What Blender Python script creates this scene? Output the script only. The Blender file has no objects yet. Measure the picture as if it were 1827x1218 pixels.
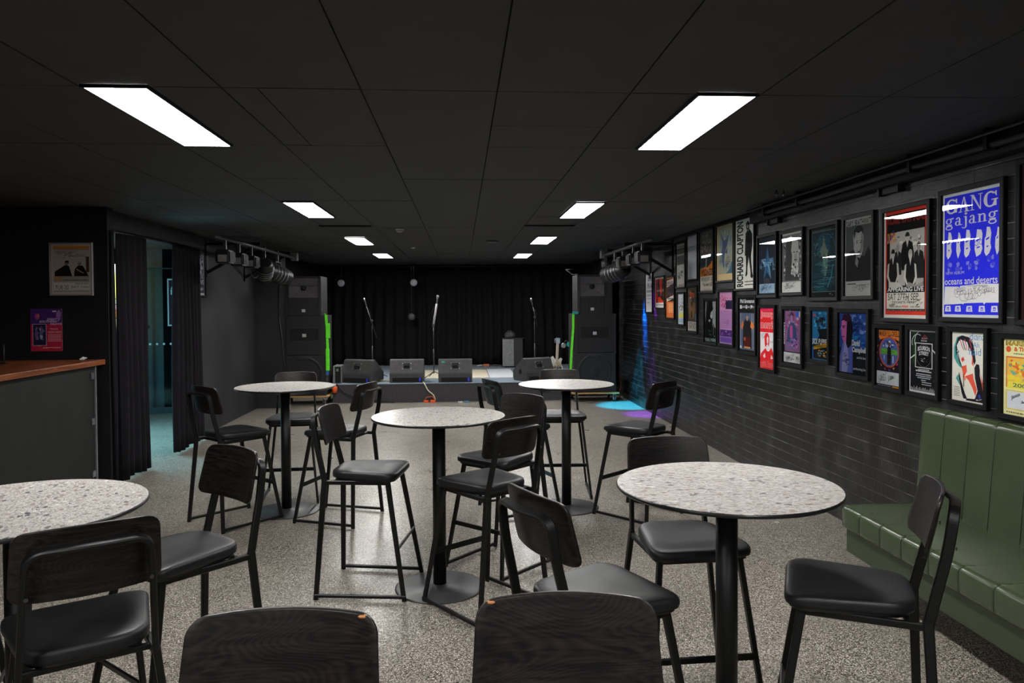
import bpy, bmesh, math, random
from mathutils import Vector, Matrix
PI = math.pi
C = bpy.context.scene.collection
SC = bpy.context.scene

# ------------------------------------------------------------------ camera
cd = bpy.data.cameras.new('camera'); cam = bpy.data.objects.new('camera', cd); C.objects.link(cam)
cd.sensor_width = 36.0; cd.lens = 36*1339.8/1827; cd.shift_y = -34.9/1827; cd.clip_start = 0.05
CAM_Z = 1.7186
cam.matrix_world = (Matrix.Translation((0, 0, CAM_Z)) @ Matrix.Rotation(-0.06734, 4, 'Z')
                    @ Matrix.Rotation(PI/2-0.02239, 4, 'X') @ Matrix.Rotation(-0.00554, 4, 'Z'))
SC.camera = cam
SC.view_settings.view_transform = 'Standard'; SC.view_settings.look = 'None'
SC.view_settings.exposure = 0.78; SC.view_settings.gamma = 1.0
SC.view_settings.use_curve_mapping = False
w = bpy.data.worlds.new('world'); SC.world = w; w.use_nodes = True
w.node_tree.nodes['Background'].inputs[0].default_value = (0.02, 0.022, 0.025, 1)
w.node_tree.nodes['Background'].inputs[1].default_value = 0.3

PANEL_STRENGTH = 34.0
CEIL = 2.66
# spot lamps of the stage rig (each sits inside the par can built further down)
def spot(name, loc, aim, col, power, size, blend=.6, rad=.03):
    l = bpy.data.lights.new(name, 'SPOT'); l.color = col; l.energy = power; l.spot_size = math.radians(size)
    l.spot_blend = blend; l.shadow_soft_size = rad
    o = bpy.data.objects.new(name, l); C.objects.link(o); o.location = loc
    o.rotation_euler = (Vector(aim)-Vector(loc)).to_track_quat('-Z', 'Y').to_euler()
    return o
spot('cyan_spot_lamp', (2.32, 12.02, 2.28), (2.84, 12.60, 0), (0.0, .52, .92), 800, 30)
spot('blue_spot_lamp', (2.60, 12.22, 2.42), (2.99, 12.09, 1.45), (0.0, .16, 1.0), 3000, 20, 1.0)
spot('violet_floor_lamp', (2.45, 11.80, 2.42), (2.93, 11.55, 0), (.30, .04, 1.0), 460, 22)
spot('violet_spot_lamp', (2.60, 11.58, 2.42), (2.99, 11.43, 1.75), (.45, .03, 1.0), 1100, 17, 1.0)
spot('amber_spot_lamp', (2.60, 10.95, 2.42), (2.99, 10.78, 1.80), (1.0, .5, .05), 260, 14, 1.0)
al = bpy.data.lights.new('vestibule_fill', 'AREA'); al.shape = 'RECTANGLE'; al.size = 3.0; al.size_y = 1.4; al.color = (.36, .84, 1.0); al.energy = 75; al.spread = math.radians(110)  # added area lamp, angled down to tint the vestibule floor teal
ao = bpy.data.objects.new('vestibule_fill', al); C.objects.link(ao); ao.location = (-5.5, 9.8, 1.7)
ao.rotation_euler = Vector((.75, 0, -1)).to_track_quat('-Z', 'X').to_euler()

# ------------------------------------------------------------------ materials
def lin(h):
    h = h.lstrip('#'); r = [int(h[i:i+2], 16)/255 for i in (0, 2, 4)]
    return tuple((c/12.92 if c <= .04045 else ((c+.055)/1.055)**2.4) for c in r)
MC = {}
def mat(name, col, rough=.5, metal=0.0, spec=.5, var=.12, scale=20, bump=0.0, bscale=200, coat=0.0):
    if name in MC: return MC[name]
    m = bpy.data.materials.new(name); m.use_nodes = True; nt = m.node_tree; b = nt.nodes['Principled BSDF']
    c = lin(col) if isinstance(col, str) else col
    b.inputs['Roughness'].default_value = rough; b.inputs['Metallic'].default_value = metal
    b.inputs['Specular IOR Level'].default_value = spec
    if coat: b.inputs['Coat Weight'].default_value = coat; b.inputs['Coat Roughness'].default_value = .15
    tc = nt.nodes.new('ShaderNodeTexCoord')
    n = nt.nodes.new('ShaderNodeTexNoise'); n.inputs['Scale'].default_value = scale; n.inputs['Detail'].default_value = 3
    nt.links.new(tc.outputs['Object'], n.inputs['Vector'])
    r = nt.nodes.new('ShaderNodeValToRGB')
    r.color_ramp.elements[0].position = .3; r.color_ramp.elements[1].position = .7
    r.color_ramp.elements[0].color = tuple(x*(1-var) for x in c)+(1,)
    r.color_ramp.elements[1].color = tuple(min(1, x*(1+var)) for x in c)+(1,)
    nt.links.new(n.outputs['Fac'], r.inputs['Fac']); nt.links.new(r.outputs['Color'], b.inputs['Base Color'])
    if bump:
        n2 = nt.nodes.new('ShaderNodeTexNoise'); n2.inputs['Scale'].default_value = bscale
        nt.links.new(tc.outputs['Object'], n2.inputs['Vector'])
        bp = nt.nodes.new('ShaderNodeBump'); bp.inputs['Strength'].default_value = bump; bp.inputs['Distance'].default_value = .002
        nt.links.new(n2.outputs['Fac'], bp.inputs['Height']); nt.links.new(bp.outputs['Normal'], b.inputs['Normal'])
    MC[name] = m
    return m
def emat(name, col, s):
    m = bpy.data.materials.new(name); m.use_nodes = True; nt = m.node_tree
    b = nt.nodes['Principled BSDF']; b.inputs['Base Color'].default_value = (.8, .8, .8, 1)
    b.inputs['Emission Color'].default_value = tuple(col)+(1,); b.inputs['Emission Strength'].default_value = s
    return m
def ink(h):
    return mat('ink_'+h.lstrip('#'), tuple(min(.86, 1.45*c) for c in lin(h)), .6, spec=.15, var=.03, scale=60)
def nd(nt, t, **kw):
    n = nt.nodes.new(t)
    for k, v in kw.items():
        if k in n.inputs: n.inputs[k].default_value = v
        else: setattr(n, k, v)
    return n
def ramp(nt, pts, interp='LINEAR'):
    r = nt.nodes.new('ShaderNodeValToRGB'); cr = r.color_ramp; cr.interpolation = interp
    while len(cr.elements) > 1: cr.elements.remove(cr.elements[-1])
    cr.elements[0].position = pts[0][0]; cr.elements[0].color = tuple(pts[0][1])+(1,)
    for p, c in pts[1:]:
        e = cr.elements.new(p); e.color = tuple(c)+(1,)
    return r
def mk_floor():
    m = bpy.data.materials.new('speckled_floor'); m.use_nodes = True; nt = m.node_tree; L = nt.links.new
    b = nt.nodes['Principled BSDF']; tc = nd(nt, 'ShaderNodeTexCoord')
    v = nd(nt, 'ShaderNodeTexVoronoi'); v.inputs['Scale'].default_value = 210
    L(tc.outputs['Object'], v.inputs['Vector'])
    sep = nd(nt, 'ShaderNodeSeparateColor'); L(v.outputs['Color'], sep.inputs[0])
    g = lin
    r = ramp(nt, [(0, g('#211d1b')), (.17, g('#423e3a')), (.32, g('#6d655a')), (.5, g('#8c867c')), (.68, g('#a69f91')), (.83, g('#c6c0b3')), (.94, g('#e2ded4'))], 'CONSTANT')
    L(sep.outputs[0], r.inputs['Fac'])
    n = nd(nt, 'ShaderNodeTexNoise'); n.inputs['Scale'].default_value = .9; n.inputs['Detail'].default_value = 4
    L(tc.outputs['Object'], n.inputs['Vector'])
    r2 = ramp(nt, [(.3, (.78, .765, .75)), (.75, (1.0, 1.0, 1.0))]); L(n.outputs['Fac'], r2.inputs['Fac'])
    mx = nd(nt, 'ShaderNodeMix', data_type='RGBA', blend_type='MULTIPLY'); mx.inputs[0].default_value = 1
    L(r.outputs['Color'], mx.inputs[6]); L(r2.outputs['Color'], mx.inputs[7]); L(mx.outputs[2], b.inputs['Base Color'])
    r3 = ramp(nt, [(.3, (.27,)*3), (.7, (.36,)*3)])
    n3 = nd(nt, 'ShaderNodeTexNoise'); n3.inputs['Scale'].default_value = 2.5; n3.inputs['Detail'].default_value = 5
    L(tc.outputs['Object'], n3.inputs['Vector']); L(n3.outputs['Fac'], r3.inputs['Fac']); L(r3.outputs['Color'], b.inputs['Roughness'])
    bp = nd(nt, 'ShaderNodeBump'); bp.inputs['Strength'].default_value = .1; bp.inputs['Distance'].default_value = .0006
    L(v.outputs['Distance'], bp.inputs['Height']); L(bp.outputs['Normal'], b.inputs['Normal'])
    return m
def mk_stone():
    m = bpy.data.materials.new('terrazzo_laminate'); m.use_nodes = True; nt = m.node_tree; L = nt.links.new
    b = nt.nodes['Principled BSDF']; tc = nd(nt, 'ShaderNodeTexCoord')
    mp = nd(nt, 'ShaderNodeMapping'); mp.inputs['Scale'].default_value = (.75, 1.25, 1); L(tc.outputs['Object'], mp.inputs['Vector'])
    nz = nd(nt, 'ShaderNodeTexNoise'); nz.inputs['Scale'].default_value = 60; nz.inputs['Detail'].default_value = 2
    L(mp.outputs['Vector'], nz.inputs['Vector'])
    vm = nd(nt, 'ShaderNodeVectorMath', operation='MULTIPLY_ADD'); L(nz.outputs['Color'], vm.inputs[0]); vm.inputs[1].default_value = (.026, .016, 0)
    L(mp.outputs['Vector'], vm.inputs[2])
    def layer(scale, pts):
        v = nd(nt, 'ShaderNodeTexVoronoi'); v.inputs['Scale'].default_value = scale; L(vm.outputs[0], v.inputs['Vector'])
        s = nd(nt, 'ShaderNodeSeparateColor'); L(v.outputs['Color'], s.inputs[0])
        r = ramp(nt, pts, 'CONSTANT'); L(s.outputs[0], r.inputs['Fac']); return r, v, s
    g = lin
    ra, va, sa = layer(150, [(0, g('#8a8581')), (.10, g('#aeaaa4')), (.35, g('#bdb9b4')), (.6, g('#cac6c2')), (.85, g('#a9a5a2')), (.95, g('#8f8680'))])
    rb, vb, sb = layer(42, [(0, g('#4c515c')), (.14, g('#93796b')), (.28, g('#77767b')), (.42, g('#dad6d0')), (.58, g('#a89a90')), (.74, g('#605c5a')), (.88, g('#85706a'))])
    gt = nd(nt, 'ShaderNodeMath', operation='GREATER_THAN'); gt.inputs[1].default_value = .74; L(sb.outputs[1], gt.inputs[0])
    lt = nd(nt, 'ShaderNodeMath', operation='LESS_THAN'); lt.inputs[1].default_value = .42; L(vb.outputs['Distance'], lt.inputs[0])
    mu = nd(nt, 'ShaderNodeMath', operation='MULTIPLY'); L(gt.outputs[0], mu.inputs[0]); L(lt.outputs[0], mu.inputs[1])
    mx = nd(nt, 'ShaderNodeMix', data_type='RGBA'); L(mu.outputs[0], mx.inputs[0]); L(ra.outputs['Color'], mx.inputs[6]); L(rb.outputs['Color'], mx.inputs[7])
    L(mx.outputs[2], b.inputs['Base Color']); b.inputs['Roughness'].default_value = .3
    return m
def mk_brick():
    m = bpy.data.materials.new('black_painted_brick'); m.use_nodes = True; nt = m.node_tree; L = nt.links.new
    b = nt.nodes['Principled BSDF']; tc = nd(nt, 'ShaderNodeTexCoord')
    sx = nd(nt, 'ShaderNodeSeparateXYZ'); L(tc.outputs['Object'], sx.inputs[0])
    cx = nd(nt, 'ShaderNodeCombineXYZ'); L(sx.outputs[1], cx.inputs[0]); L(sx.outputs[2], cx.inputs[1])
    br = nd(nt, 'ShaderNodeTexBrick'); L(cx.outputs[0], br.inputs['Vector'])
    br.inputs['Scale'].default_value = 1; br.inputs['Brick Width'].default_value = .24; br.inputs['Row Height'].default_value = .086
    br.inputs['Mortar Size'].default_value = .006; br.inputs['Mortar Smooth'].default_value = .35
    br.inputs['Color1'].default_value = (.005, .005, .005, 1); br.inputs['Color2'].default_value = (.0075, .0075, .0075, 1)
    br.inputs['Mortar'].default_value = (.007, .007, .007, 1)
    # grey dust plus ledge highlights painted into the colour of every course
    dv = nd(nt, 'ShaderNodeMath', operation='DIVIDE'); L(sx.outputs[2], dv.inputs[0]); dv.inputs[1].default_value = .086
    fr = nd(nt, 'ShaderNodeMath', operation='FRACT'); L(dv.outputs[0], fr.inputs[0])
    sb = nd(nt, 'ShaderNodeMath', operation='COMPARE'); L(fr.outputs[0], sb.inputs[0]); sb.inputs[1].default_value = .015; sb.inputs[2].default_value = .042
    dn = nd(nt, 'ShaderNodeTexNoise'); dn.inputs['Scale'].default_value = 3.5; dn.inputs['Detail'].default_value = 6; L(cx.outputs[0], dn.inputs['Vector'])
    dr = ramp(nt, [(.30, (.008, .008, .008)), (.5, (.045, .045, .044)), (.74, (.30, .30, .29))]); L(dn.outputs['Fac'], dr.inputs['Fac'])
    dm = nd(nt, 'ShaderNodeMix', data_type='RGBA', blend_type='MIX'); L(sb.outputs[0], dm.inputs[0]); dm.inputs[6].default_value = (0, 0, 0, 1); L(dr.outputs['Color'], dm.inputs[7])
    n = nd(nt, 'ShaderNodeTexNoise'); n.inputs['Scale'].default_value = 5; n.inputs['Detail'].default_value = 8; L(cx.outputs[0], n.inputs['Vector'])
    r = ramp(nt, [(.48, (0, 0, 0)), (.85, (.05, .05, .052))]); L(n.outputs['Fac'], r.inputs['Fac'])
    ad = nd(nt, 'ShaderNodeMix', data_type='RGBA', blend_type='ADD'); ad.inputs[0].default_value = 1
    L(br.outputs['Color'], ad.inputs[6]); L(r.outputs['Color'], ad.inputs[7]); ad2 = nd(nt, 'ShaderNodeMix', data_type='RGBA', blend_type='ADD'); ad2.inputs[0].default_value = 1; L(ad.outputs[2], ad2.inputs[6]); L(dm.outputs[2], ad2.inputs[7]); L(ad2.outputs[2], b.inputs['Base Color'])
    n2 = nd(nt, 'ShaderNodeTexNoise'); n2.inputs['Scale'].default_value = 40; n2.inputs['Detail'].default_value = 5; L(cx.outputs[0], n2.inputs['Vector'])
    ma = nd(nt, 'ShaderNodeMath', operation='MULTIPLY_ADD'); L(br.outputs['Fac'], ma.inputs[0]); ma.inputs[1].default_value = -1
    m2 = nd(nt, 'ShaderNodeMath', operation='MULTIPLY'); L(n2.outputs['Fac'], m2.inputs[0]); m2.inputs[1].default_value = .35
    L(m2.outputs[0], ma.inputs[2])
    bp = nd(nt, 'ShaderNodeBump'); bp.inputs['Strength'].default_value = 1; bp.inputs['Distance'].default_value = .006
    L(ma.outputs[0], bp.inputs['Height']); L(bp.outputs['Normal'], b.inputs['Normal'])
    b.inputs['Roughness'].default_value = .36; b.inputs['Specular IOR Level'].default_value = .36
    return m
def mk_wood(name, c0, c1, axis=1, rough=.35, scale=1.0, bump=.4):
    m = bpy.data.materials.new(name); m.use_nodes = True; nt = m.node_tree; L = nt.links.new
    b = nt.nodes['Principled BSDF']; tc = nd(nt, 'ShaderNodeTexCoord'); mp = nd(nt, 'ShaderNodeMapping')
    s = [60*scale, 60*scale, 60*scale]; s[axis] = 3.0*scale
    oi = nd(nt, 'ShaderNodeObjectInfo')
    va = nd(nt, 'ShaderNodeVectorMath', operation='MULTIPLY_ADD'); L(oi.outputs['Random'], va.inputs[0]); va.inputs[1].default_value = (3, 5, 7)
    L(tc.outputs['Object'], va.inputs[2])
    mp.inputs['Scale'].default_value = s; L(va.outputs[0], mp.inputs['Vector'])
    n = nd(nt, 'ShaderNodeTexNoise'); n.inputs['Scale'].default_value = 1.6; n.inputs['Detail'].default_value = 6; n.inputs['Distortion'].default_value = .6
    L(mp.outputs['Vector'], n.inputs['Vector'])
    mp2 = nd(nt, 'ShaderNodeMapping'); s2 = [5.0, 5.0, 9.0]; s2[axis] = 2.2; mp2.inputs['Scale'].default_value = [q*scale for q in s2]
    L(va.outputs[0], mp2.inputs['Vector'])
    n2 = nd(nt, 'ShaderNodeTexNoise'); n2.inputs['Scale'].default_value = 1; n2.inputs['Detail'].default_value = 1; L(mp2.outputs['Vector'], n2.inputs['Vector'])
    mm = nd(nt, 'ShaderNodeMath', operation='MULTIPLY'); L(n2.outputs['Fac'], mm.inputs[0]); mm.inputs[1].default_value = 210
    sn = nd(nt, 'ShaderNodeMath', operation='SINE'); L(mm.outputs[0], sn.inputs[0])
    ma = nd(nt, 'ShaderNodeMath', operation='MULTIPLY_ADD'); L(sn.outputs[0], ma.inputs[0]); ma.inputs[1].default_value = .085; L(n.outputs['Fac'], ma.inputs[2])
    r = ramp(nt, [(.35, lin(c0)), (.72, lin(c1))]); L(ma.outputs[0], r.inputs['Fac']); L(r.outputs['Color'], b.inputs['Base Color'])
    b.inputs['Roughness'].default_value = rough; b.inputs['Specular IOR Level'].default_value = .3
    bp = nd(nt, 'ShaderNodeBump'); bp.inputs['Strength'].default_value = bump; bp.inputs['Distance'].default_value = .0006
    L(ma.outputs[0], bp.inputs['Height']); L(bp.outputs['Normal'], b.inputs['Normal'])
    return m
def mk_glass(name, tint=(1, 1, 1), ior=1.42):
    m = bpy.data.materials.new(name); m.use_nodes = True; nt = m.node_tree; L = nt.links.new
    for n in list(nt.nodes):
        if n.type == 'BSDF_PRINCIPLED': nt.nodes.remove(n)
    out = nt.nodes['Material Output']
    t = nd(nt, 'ShaderNodeBsdfTransparent'); t.inputs[0].default_value = tuple(tint)+(1,)
    g = nd(nt, 'ShaderNodeBsdfGlossy'); g.inputs['Roughness'].default_value = 0.01
    nn = nd(nt, 'ShaderNodeTexNoise'); nn.inputs['Scale'].default_value = 30
    rr = ramp(nt, [(0, (.004,)*3), (1, (.016,)*3)]); L(nn.outputs['Fac'], rr.inputs['Fac']); L(rr.outputs['Color'], g.inputs['Roughness'])
    f = nd(nt, 'ShaderNodeFresnel'); f.inputs['IOR'].default_value = ior
    x = nd(nt, 'ShaderNodeMixShader'); L(f.outputs[0], x.inputs[0]); L(t.outputs[0], x.inputs[1]); L(g.outputs[0], x.inputs[2]); L(x.outputs[0], out.inputs[0])
    return m
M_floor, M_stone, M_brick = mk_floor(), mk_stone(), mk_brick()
M_ply = mk_wood('black_stained_ash', '#0b0909', '#272120', 1, .38, 1.0)
M_bar = mk_wood('red_brown_hardwood', '#5f3018', '#8f5230', 1, .3, .5, .2)
M_glass = mk_glass('picture_glass')
M_door_glass = mk_glass('teal_door_glass', (.75, .93, .95))
M_ceil = mat('black_ceiling_tile', (.031, .031, .032), .75, var=.08, scale=6, bump=.15, bscale=90)
M_gap = mat('ceiling_gap', (.004, .004, .004), .9)
M_wall = mat('charcoal_wall_paint', (.010, .0095, .0105), .6, spec=.25, var=.25, scale=3, bump=.1, bscale=40)
M_gwall = mat('worn_grey_wall_paint', (.024, .023, .025), .6, spec=.25, var=.35, scale=1.2, bump=.1, bscale=40)
M_metal = mat('black_powder_coat', (.006, .006, .0062), .42, spec=.28, var=.1, scale=50, bump=.1, bscale=400)
M_disc = mat('dark_cast_base', (.028, .028, .030), .45, var=.15, scale=15, bump=.15, bscale=300)
M_vinyl = mat('black_vinyl', (.008, .0085, .010), .46, spec=.4, var=.1, scale=10, bump=.25, bscale=60)
M_edge = mat('black_laminate_edge', (.01, .01, .012), .3)
M_frame = mat('black_picture_frame', (.0045, .0045, .005), .45, spec=.16, var=.1, scale=30)
M_green = mat('green_vinyl', lin('#3a462e'), .27, var=.07, scale=5, bump=.35, bscale=35)
M_greenb = mat('green_vinyl_base', lin('#343f27'), .45, var=.06, scale=5, bump=.2, bscale=35)
M_cloth = mat('black_drape', (.011, .0095, .0115), .95, spec=.15, var=.2, scale=8)
M_drape = mat('charcoal_drape', (.011, .0095, .012), .95, spec=.15, var=.15, scale=8)
M_box = mat('black_speaker_paint', (.009, .008, .009), .55, var=.2, scale=12, bump=.4, bscale=250)
M_grille = mat('speaker_grille', (.006, .0055, .006), .7, var=.3, scale=300, bump=.6, bscale=700)
M_horn = mat('horn_plastic', (.03, .028, .03), .4)
M_steel = mat('scuffed_steel', (.38, .39, .41), .35, 1.0, var=.2, scale=40)
M_silver = mat('silver_badge', (.6, .6, .6), .4, .6)
M_carpet_grey = mat('grey_stage_carpet', lin('#707c88'), .95, var=.12, scale=40, bump=.3, bscale=400)
M_carpet_dark = mat('dark_stage_carpet', (.048, .045, .050), .95, var=.25, scale=40, bump=.4, bscale=300)
M_lime = mat('lime_strap', lin('#5fe020'), .6)
M_white = mat('white_plastic', (.6, .6, .58), .5)
M_rubber = mat('black_rubber', (.012, .012, .012), .7)

# ------------------------------------------------------------------ mesh helpers
class MB:
    def __init__(s): s.v = []; s.f = []; s.m = []; s.sm = []; s.mats = []
    def mi(s, m):
        if m not in s.mats: s.mats.append(m)
        return s.mats.index(m)
    def add(s, vs, fs, m, smooth=False):
        o = len(s.v); s.v += [tuple(p) for p in vs]; k = s.mi(m)
        for f in fs: s.f.append([o+i for i in f]); s.m.append(k); s.sm.append(smooth)
    def box(s, x0, x1, y0, y1, z0, z1, m, T=None):
        vs = [(x, y, z) for x in (x0, x1) for y in (y0, y1) for z in (z0, z1)]
        if T: vs = [T @ Vector(p) for p in vs]
        s.add(vs, [(0, 1, 3, 2), (4, 6, 7, 5), (0, 4, 5, 1), (2, 3, 7, 6), (0, 2, 6, 4), (1, 5, 7, 3)], m)
    def bbox(s, x0, x1, y0, y1, z0, z1, m, r=.005, T=None):
        bm = bmesh.new(); bmesh.ops.create_cube(bm, size=1)
        for v in bm.verts: v.co = Vector(((x0+x1)/2+v.co.x*(x1-x0), (y0+y1)/2+v.co.y*(y1-y0), (z0+z1)/2+v.co.z*(z1-z0)))
        bmesh.ops.bevel(bm, geom=bm.edges[:], offset=r, segments=2, affect='EDGES', profile=.6)
        s.frombm(bm, m, T); bm.free()
    def frombm(s, bm, m, T=None, smooth=False):
        bm.verts.index_update(); vs = [(T @ v.co if T else v.co) for v in bm.verts]
        s.add(vs, [[v.index for v in f.verts] for f in bm.faces], m, smooth)
    def lathe(s, prof, m, seg=24, T=None, smooth=True, caps=True):
        n = len(prof); vs = []
        for r, z in prof:
            for k in range(seg): a = 2*PI*k/seg; vs.append(Vector((r*math.cos(a), r*math.sin(a), z)))
        if T: vs = [T @ v for v in vs]
        fs = [(i*seg+k, i*seg+(k+1) % seg, (i+1)*seg+(k+1) % seg, (i+1)*seg+k) for i in range(n-1) for k in range(seg)]
        s.add(vs, fs, m, smooth)
        if caps:
            s.add([vs[k] for k in range(seg)], [list(range(seg))[::-1]], m); s.add([vs[(n-1)*seg+k] for k in range(seg)], [list(range(seg))], m)
    def sweep(s, path, prof, m, up=(0, 0, 1), closed=False, smooth=False, caps=True, scale=None):
        P = [Vector(p) for p in path]; n = len(P); k = len(prof); up = Vector(up); rings = []
        for i, p in enumerate(P):
            a = P[i-1] if (i or closed) else P[0]; b = P[(i+1) % n] if (i < n-1 or closed) else P[-1]
            t1 = (p-a).normalized() if (p-a).length > 1e-9 else None; t2 = (b-p).normalized() if (b-p).length > 1e-9 else None
            t = ((t1 or t2)+(t2 or t1)).normalized()
            x = t.cross(up)
            if x.length < 1e-4: x = t.cross(Vector((1, 0, 0)))
            x.normalize(); y = x.cross(t).normalized()
            cs = 1.0
            if t1 and t2: cs = 1/max(.5, t.dot(t2))
            sc = scale[i] if scale else 1
            ring = []
            for (a0, b0) in prof:
                d = x*a0*sc+y*b0*sc
                # miter: stretch along bend direction
                if t1 and t2 and cs > 1.001:
                    bd = (t2-t1).normalized(); d = d+bd*(d.dot(bd))*(cs-1)
                ring.append(p+d)
            rings.append(ring)
        vs = [q for r in rings for q in r]; rng = n if closed else n-1
        fs = [(i*k+j, i*k+(j+1) % k, ((i+1) % n)*k+(j+1) % k, ((i+1) % n)*k+j) for i in range(rng) for j in range(k)]
        s.add(vs, fs, m, smooth)
        if caps and not closed:
            s.add(rings[0], [list(range(k))[::-1]], m); s.add(rings[-1], [list(range(k))], m)
    def tube(s, path, r, m, seg=8, closed=False, scale=None):
        s.sweep(path, [(r*math.cos(2*PI*i/seg), r*math.sin(2*PI*i/seg)) for i in range(seg)], m, closed=closed, smooth=True, scale=scale)
    def prism(s, poly, y0, y1, m, T=None):
        n = len(poly); vs = [Vector((p[0], y0, p[1])) for p in poly]+[Vector((p[0], y1, p[1])) for p in poly]
        if T: vs = [T @ v for v in vs]
        s.add(vs, [list(range(n)), list(range(2*n-1, n-1, -1))]+[(i, i+n, (i+1) % n+n, (i+1) % n) for i in range(n)], m)
    def build(s, name, parent=None, loc=None, rz=0, fix=True):
        me = bpy.data.meshes.new(name); me.from_pydata(s.v, [], s.f)
        for m in s.mats: me.materials.append(m)
        for p, mi, sm in zip(me.polygons, s.m, s.sm): p.material_index = mi; p.use_smooth = sm
        if fix:
            bm = bmesh.new(); bm.from_mesh(me)
            bmesh.ops.remove_doubles(bm, verts=bm.verts, dist=1e-5); bmesh.ops.recalc_face_normals(bm, faces=bm.faces); bm.to_mesh(me); bm.free()
        me.update(); o = bpy.data.objects.new(name, me); C.objects.link(o)
        if parent: o.parent = parent
        if loc: o.location = loc
        if rz: o.rotation_euler = (0, 0, rz)
        return o
def rect(a, b, r=0):
    a /= 2; b /= 2
    if not r: return [(-a, -b), (a, -b), (a, b), (-a, b)]
    return [(-a+r, -b), (a-r, -b), (a, -b+r), (a, b-r), (a-r, b), (-a+r, b), (-a, b-r), (-a, -b+r)]
def tag(o, label, cat, group=None):
    o['label'] = label; o['category'] = cat
    if group: o['group'] = group
    return o
def thing(name, label, cat, loc=(0, 0, 0), rz=0, group=None):
    o = bpy.data.objects.new(name, None); C.objects.link(o); o.location = loc; o.rotation_euler = (0, 0, rz); o.empty_display_size = .1
    return tag(o, label, cat, group)
def struct(o): o['kind'] = 'structure'; return o
def one(name, fn, label=None, cat=None, group=None, parent=None, loc=None, rz=0):
    b = MB(); fn(b); o = b.build(name, parent, loc, rz)
    if label: tag(o, label, cat, group)
    return o
def dup(root, loc, rz, label, group=None):
    r = root.copy(); C.objects.link(r); r.location = loc; r.rotation_euler = (0, 0, rz); r['label'] = label
    if group: r['group'] = group
    for ch in list(root.children):
        c = ch.copy(); C.objects.link(c); c.parent = r
        for g in list(ch.children):
            d = g.copy(); C.objects.link(d); d.parent = c
    return r
def path_round(pts, r=.03, n=5):
    out = [Vector(pts[0])]
    for i in range(1, len(pts)-1):
        p = Vector(pts[i]); a = (Vector(pts[i-1])-p); b = (Vector(pts[i+1])-p); rr = min(r, a.length*.45, b.length*.45)
        A = p+a.normalized()*rr; B = p+b.normalized()*rr
        for k in range(n+1):
            t = k/n; out.append(A*(1-t)**2+p*2*t*(1-t)+B*t*t)
    out.append(Vector(pts[-1])); return out

# ------------------------------------------------------------------ room
def bx(name, x0, x1, y0, y1, z0, z1, m): return struct(one(name, lambda b: b.box(x0, x1, y0, y1, z0, z1, m)))
bx('floor', -7.0, 3.15, -5.2, 18.2, -.1, 0, M_floor)
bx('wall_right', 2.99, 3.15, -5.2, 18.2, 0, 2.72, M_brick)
bx('wall_back', -3.6, 2.99, 18.0, 18.2, 0, 2.72, M_wall)
bx('wall_left', -3.6, -3.45, 9.95, 18.0, 0, 2.72, M_gwall)
bx('wall_rear', -7.0, 2.99, -5.2, -5.0, 0, 2.72, M_wall)
bx('wall_bar', -7.0, -3.31, 7.3, 7.42, 0, 2.72, M_wall)
bx('wall_bar_side', -7.0, -6.9, -5.0, 7.3, 0, 2.72, M_wall)
bx('wall_vestibule_side', -5.75, -5.6, 7.42, 13.2, 0, 2.72, M_wall)
bx('wall_vestibule_back', -5.6, -3.6, 13.05, 13.2, 0, 2.72, M_gwall)
bx('trim_1', -3.52, -3.40, 7.42, 9.95, 2.47, 2.66, M_gwall)          # header over the curtained opening
bx('trim_2', -3.45, -3.03, 12.9, 13.25, 0, 2.66, M_gwall)            # pillar beside the left speakers
bx('trim_3', 2.90, 2.99, -5, 7.40, 2.52, 2.66, M_wall)               # boxed recess above the brick
def ceil(b):
    xs = sorted([-.43+.595*k for k in range(-11, 6)]+[2.99]); xs = [x for x in xs if x >= -7.0]; xs = [-7.0]+xs
    ys = [3.33+1.165*k for k in range(-7, 13)]; ys = [-5.0]+ys+[18.0]
    b.box(-7.0, 2.99, -5, 18, 2.675, 2.72, M_gap)
    for j in range(len(ys)-1):
        for i in range(len(xs)-1):
            x0, x1, y0, y1 = xs[i], xs[i+1], ys[j], ys[j+1]
            if x1-x0 < .05 or y1-y0 < .05: continue
            cells = [(x0, x1, y0, y1)]
            if abs(y0-3.33) < .01 and abs(x0-(.165)) < .02: cells = [(x0, x1, y0, 3.97), (x0, x1, 3.97, y1)]
            if abs(y0-3.33) < .01 and abs(x0+1.025) < .02: cells = [(x0, -.873, y0, y1), (-.873, x1, y0, y1)]
            for (a, c, d, e) in cells:
                g = .0035; b.box(a+g, c-g, d+g, e-g, CEIL+random.uniform(0, .002), 2.68, M_ceil)
random.seed(3)
struct(one('ceiling', ceil))
# conduit pipes along the top of the brick wall
def pipes(b):
    b.tube([(2.86, y, 2.575+.004*math.sin(y*3)) for y in [-1+.35*k for k in range(24)]], .022, M_metal, 10)
    b.tube([(2.80, y, 2.62) for y in (-1, 2, 5, 7.2)], .012, M_metal, 8)
    for y in (1.5, 3.9, 4.6, 6.2, 6.9): b.box(2.83, 2.90, y-.015, y+.015, 2.545, 2.66, M_metal)
one('conduit_pipe', pipes, 'black conduit pipes clipped along the top of the brick wall above the posters', 'pipe')
def jbox(y, dz, label):
    t = thing('junction_box', label, 'box', (2.99, y, 2.505), 0)
    one('box_body', lambda b: b.bbox(-.035, 0, -.10, .10, -.03, .03, M_metal, .004), parent=t)
    for s in (-1, 1): one('clip', lambda b: b.box(-.05, 0, s*.115-.012, s*.115+.012, -.035, .045+dz, M_metal), parent=t)
jbox(5.02, .0, 'small black junction box on the brick above the red and white bordered poster')
jbox(6.95, .0, 'small black junction box on the brick above the blue star poster')

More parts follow.
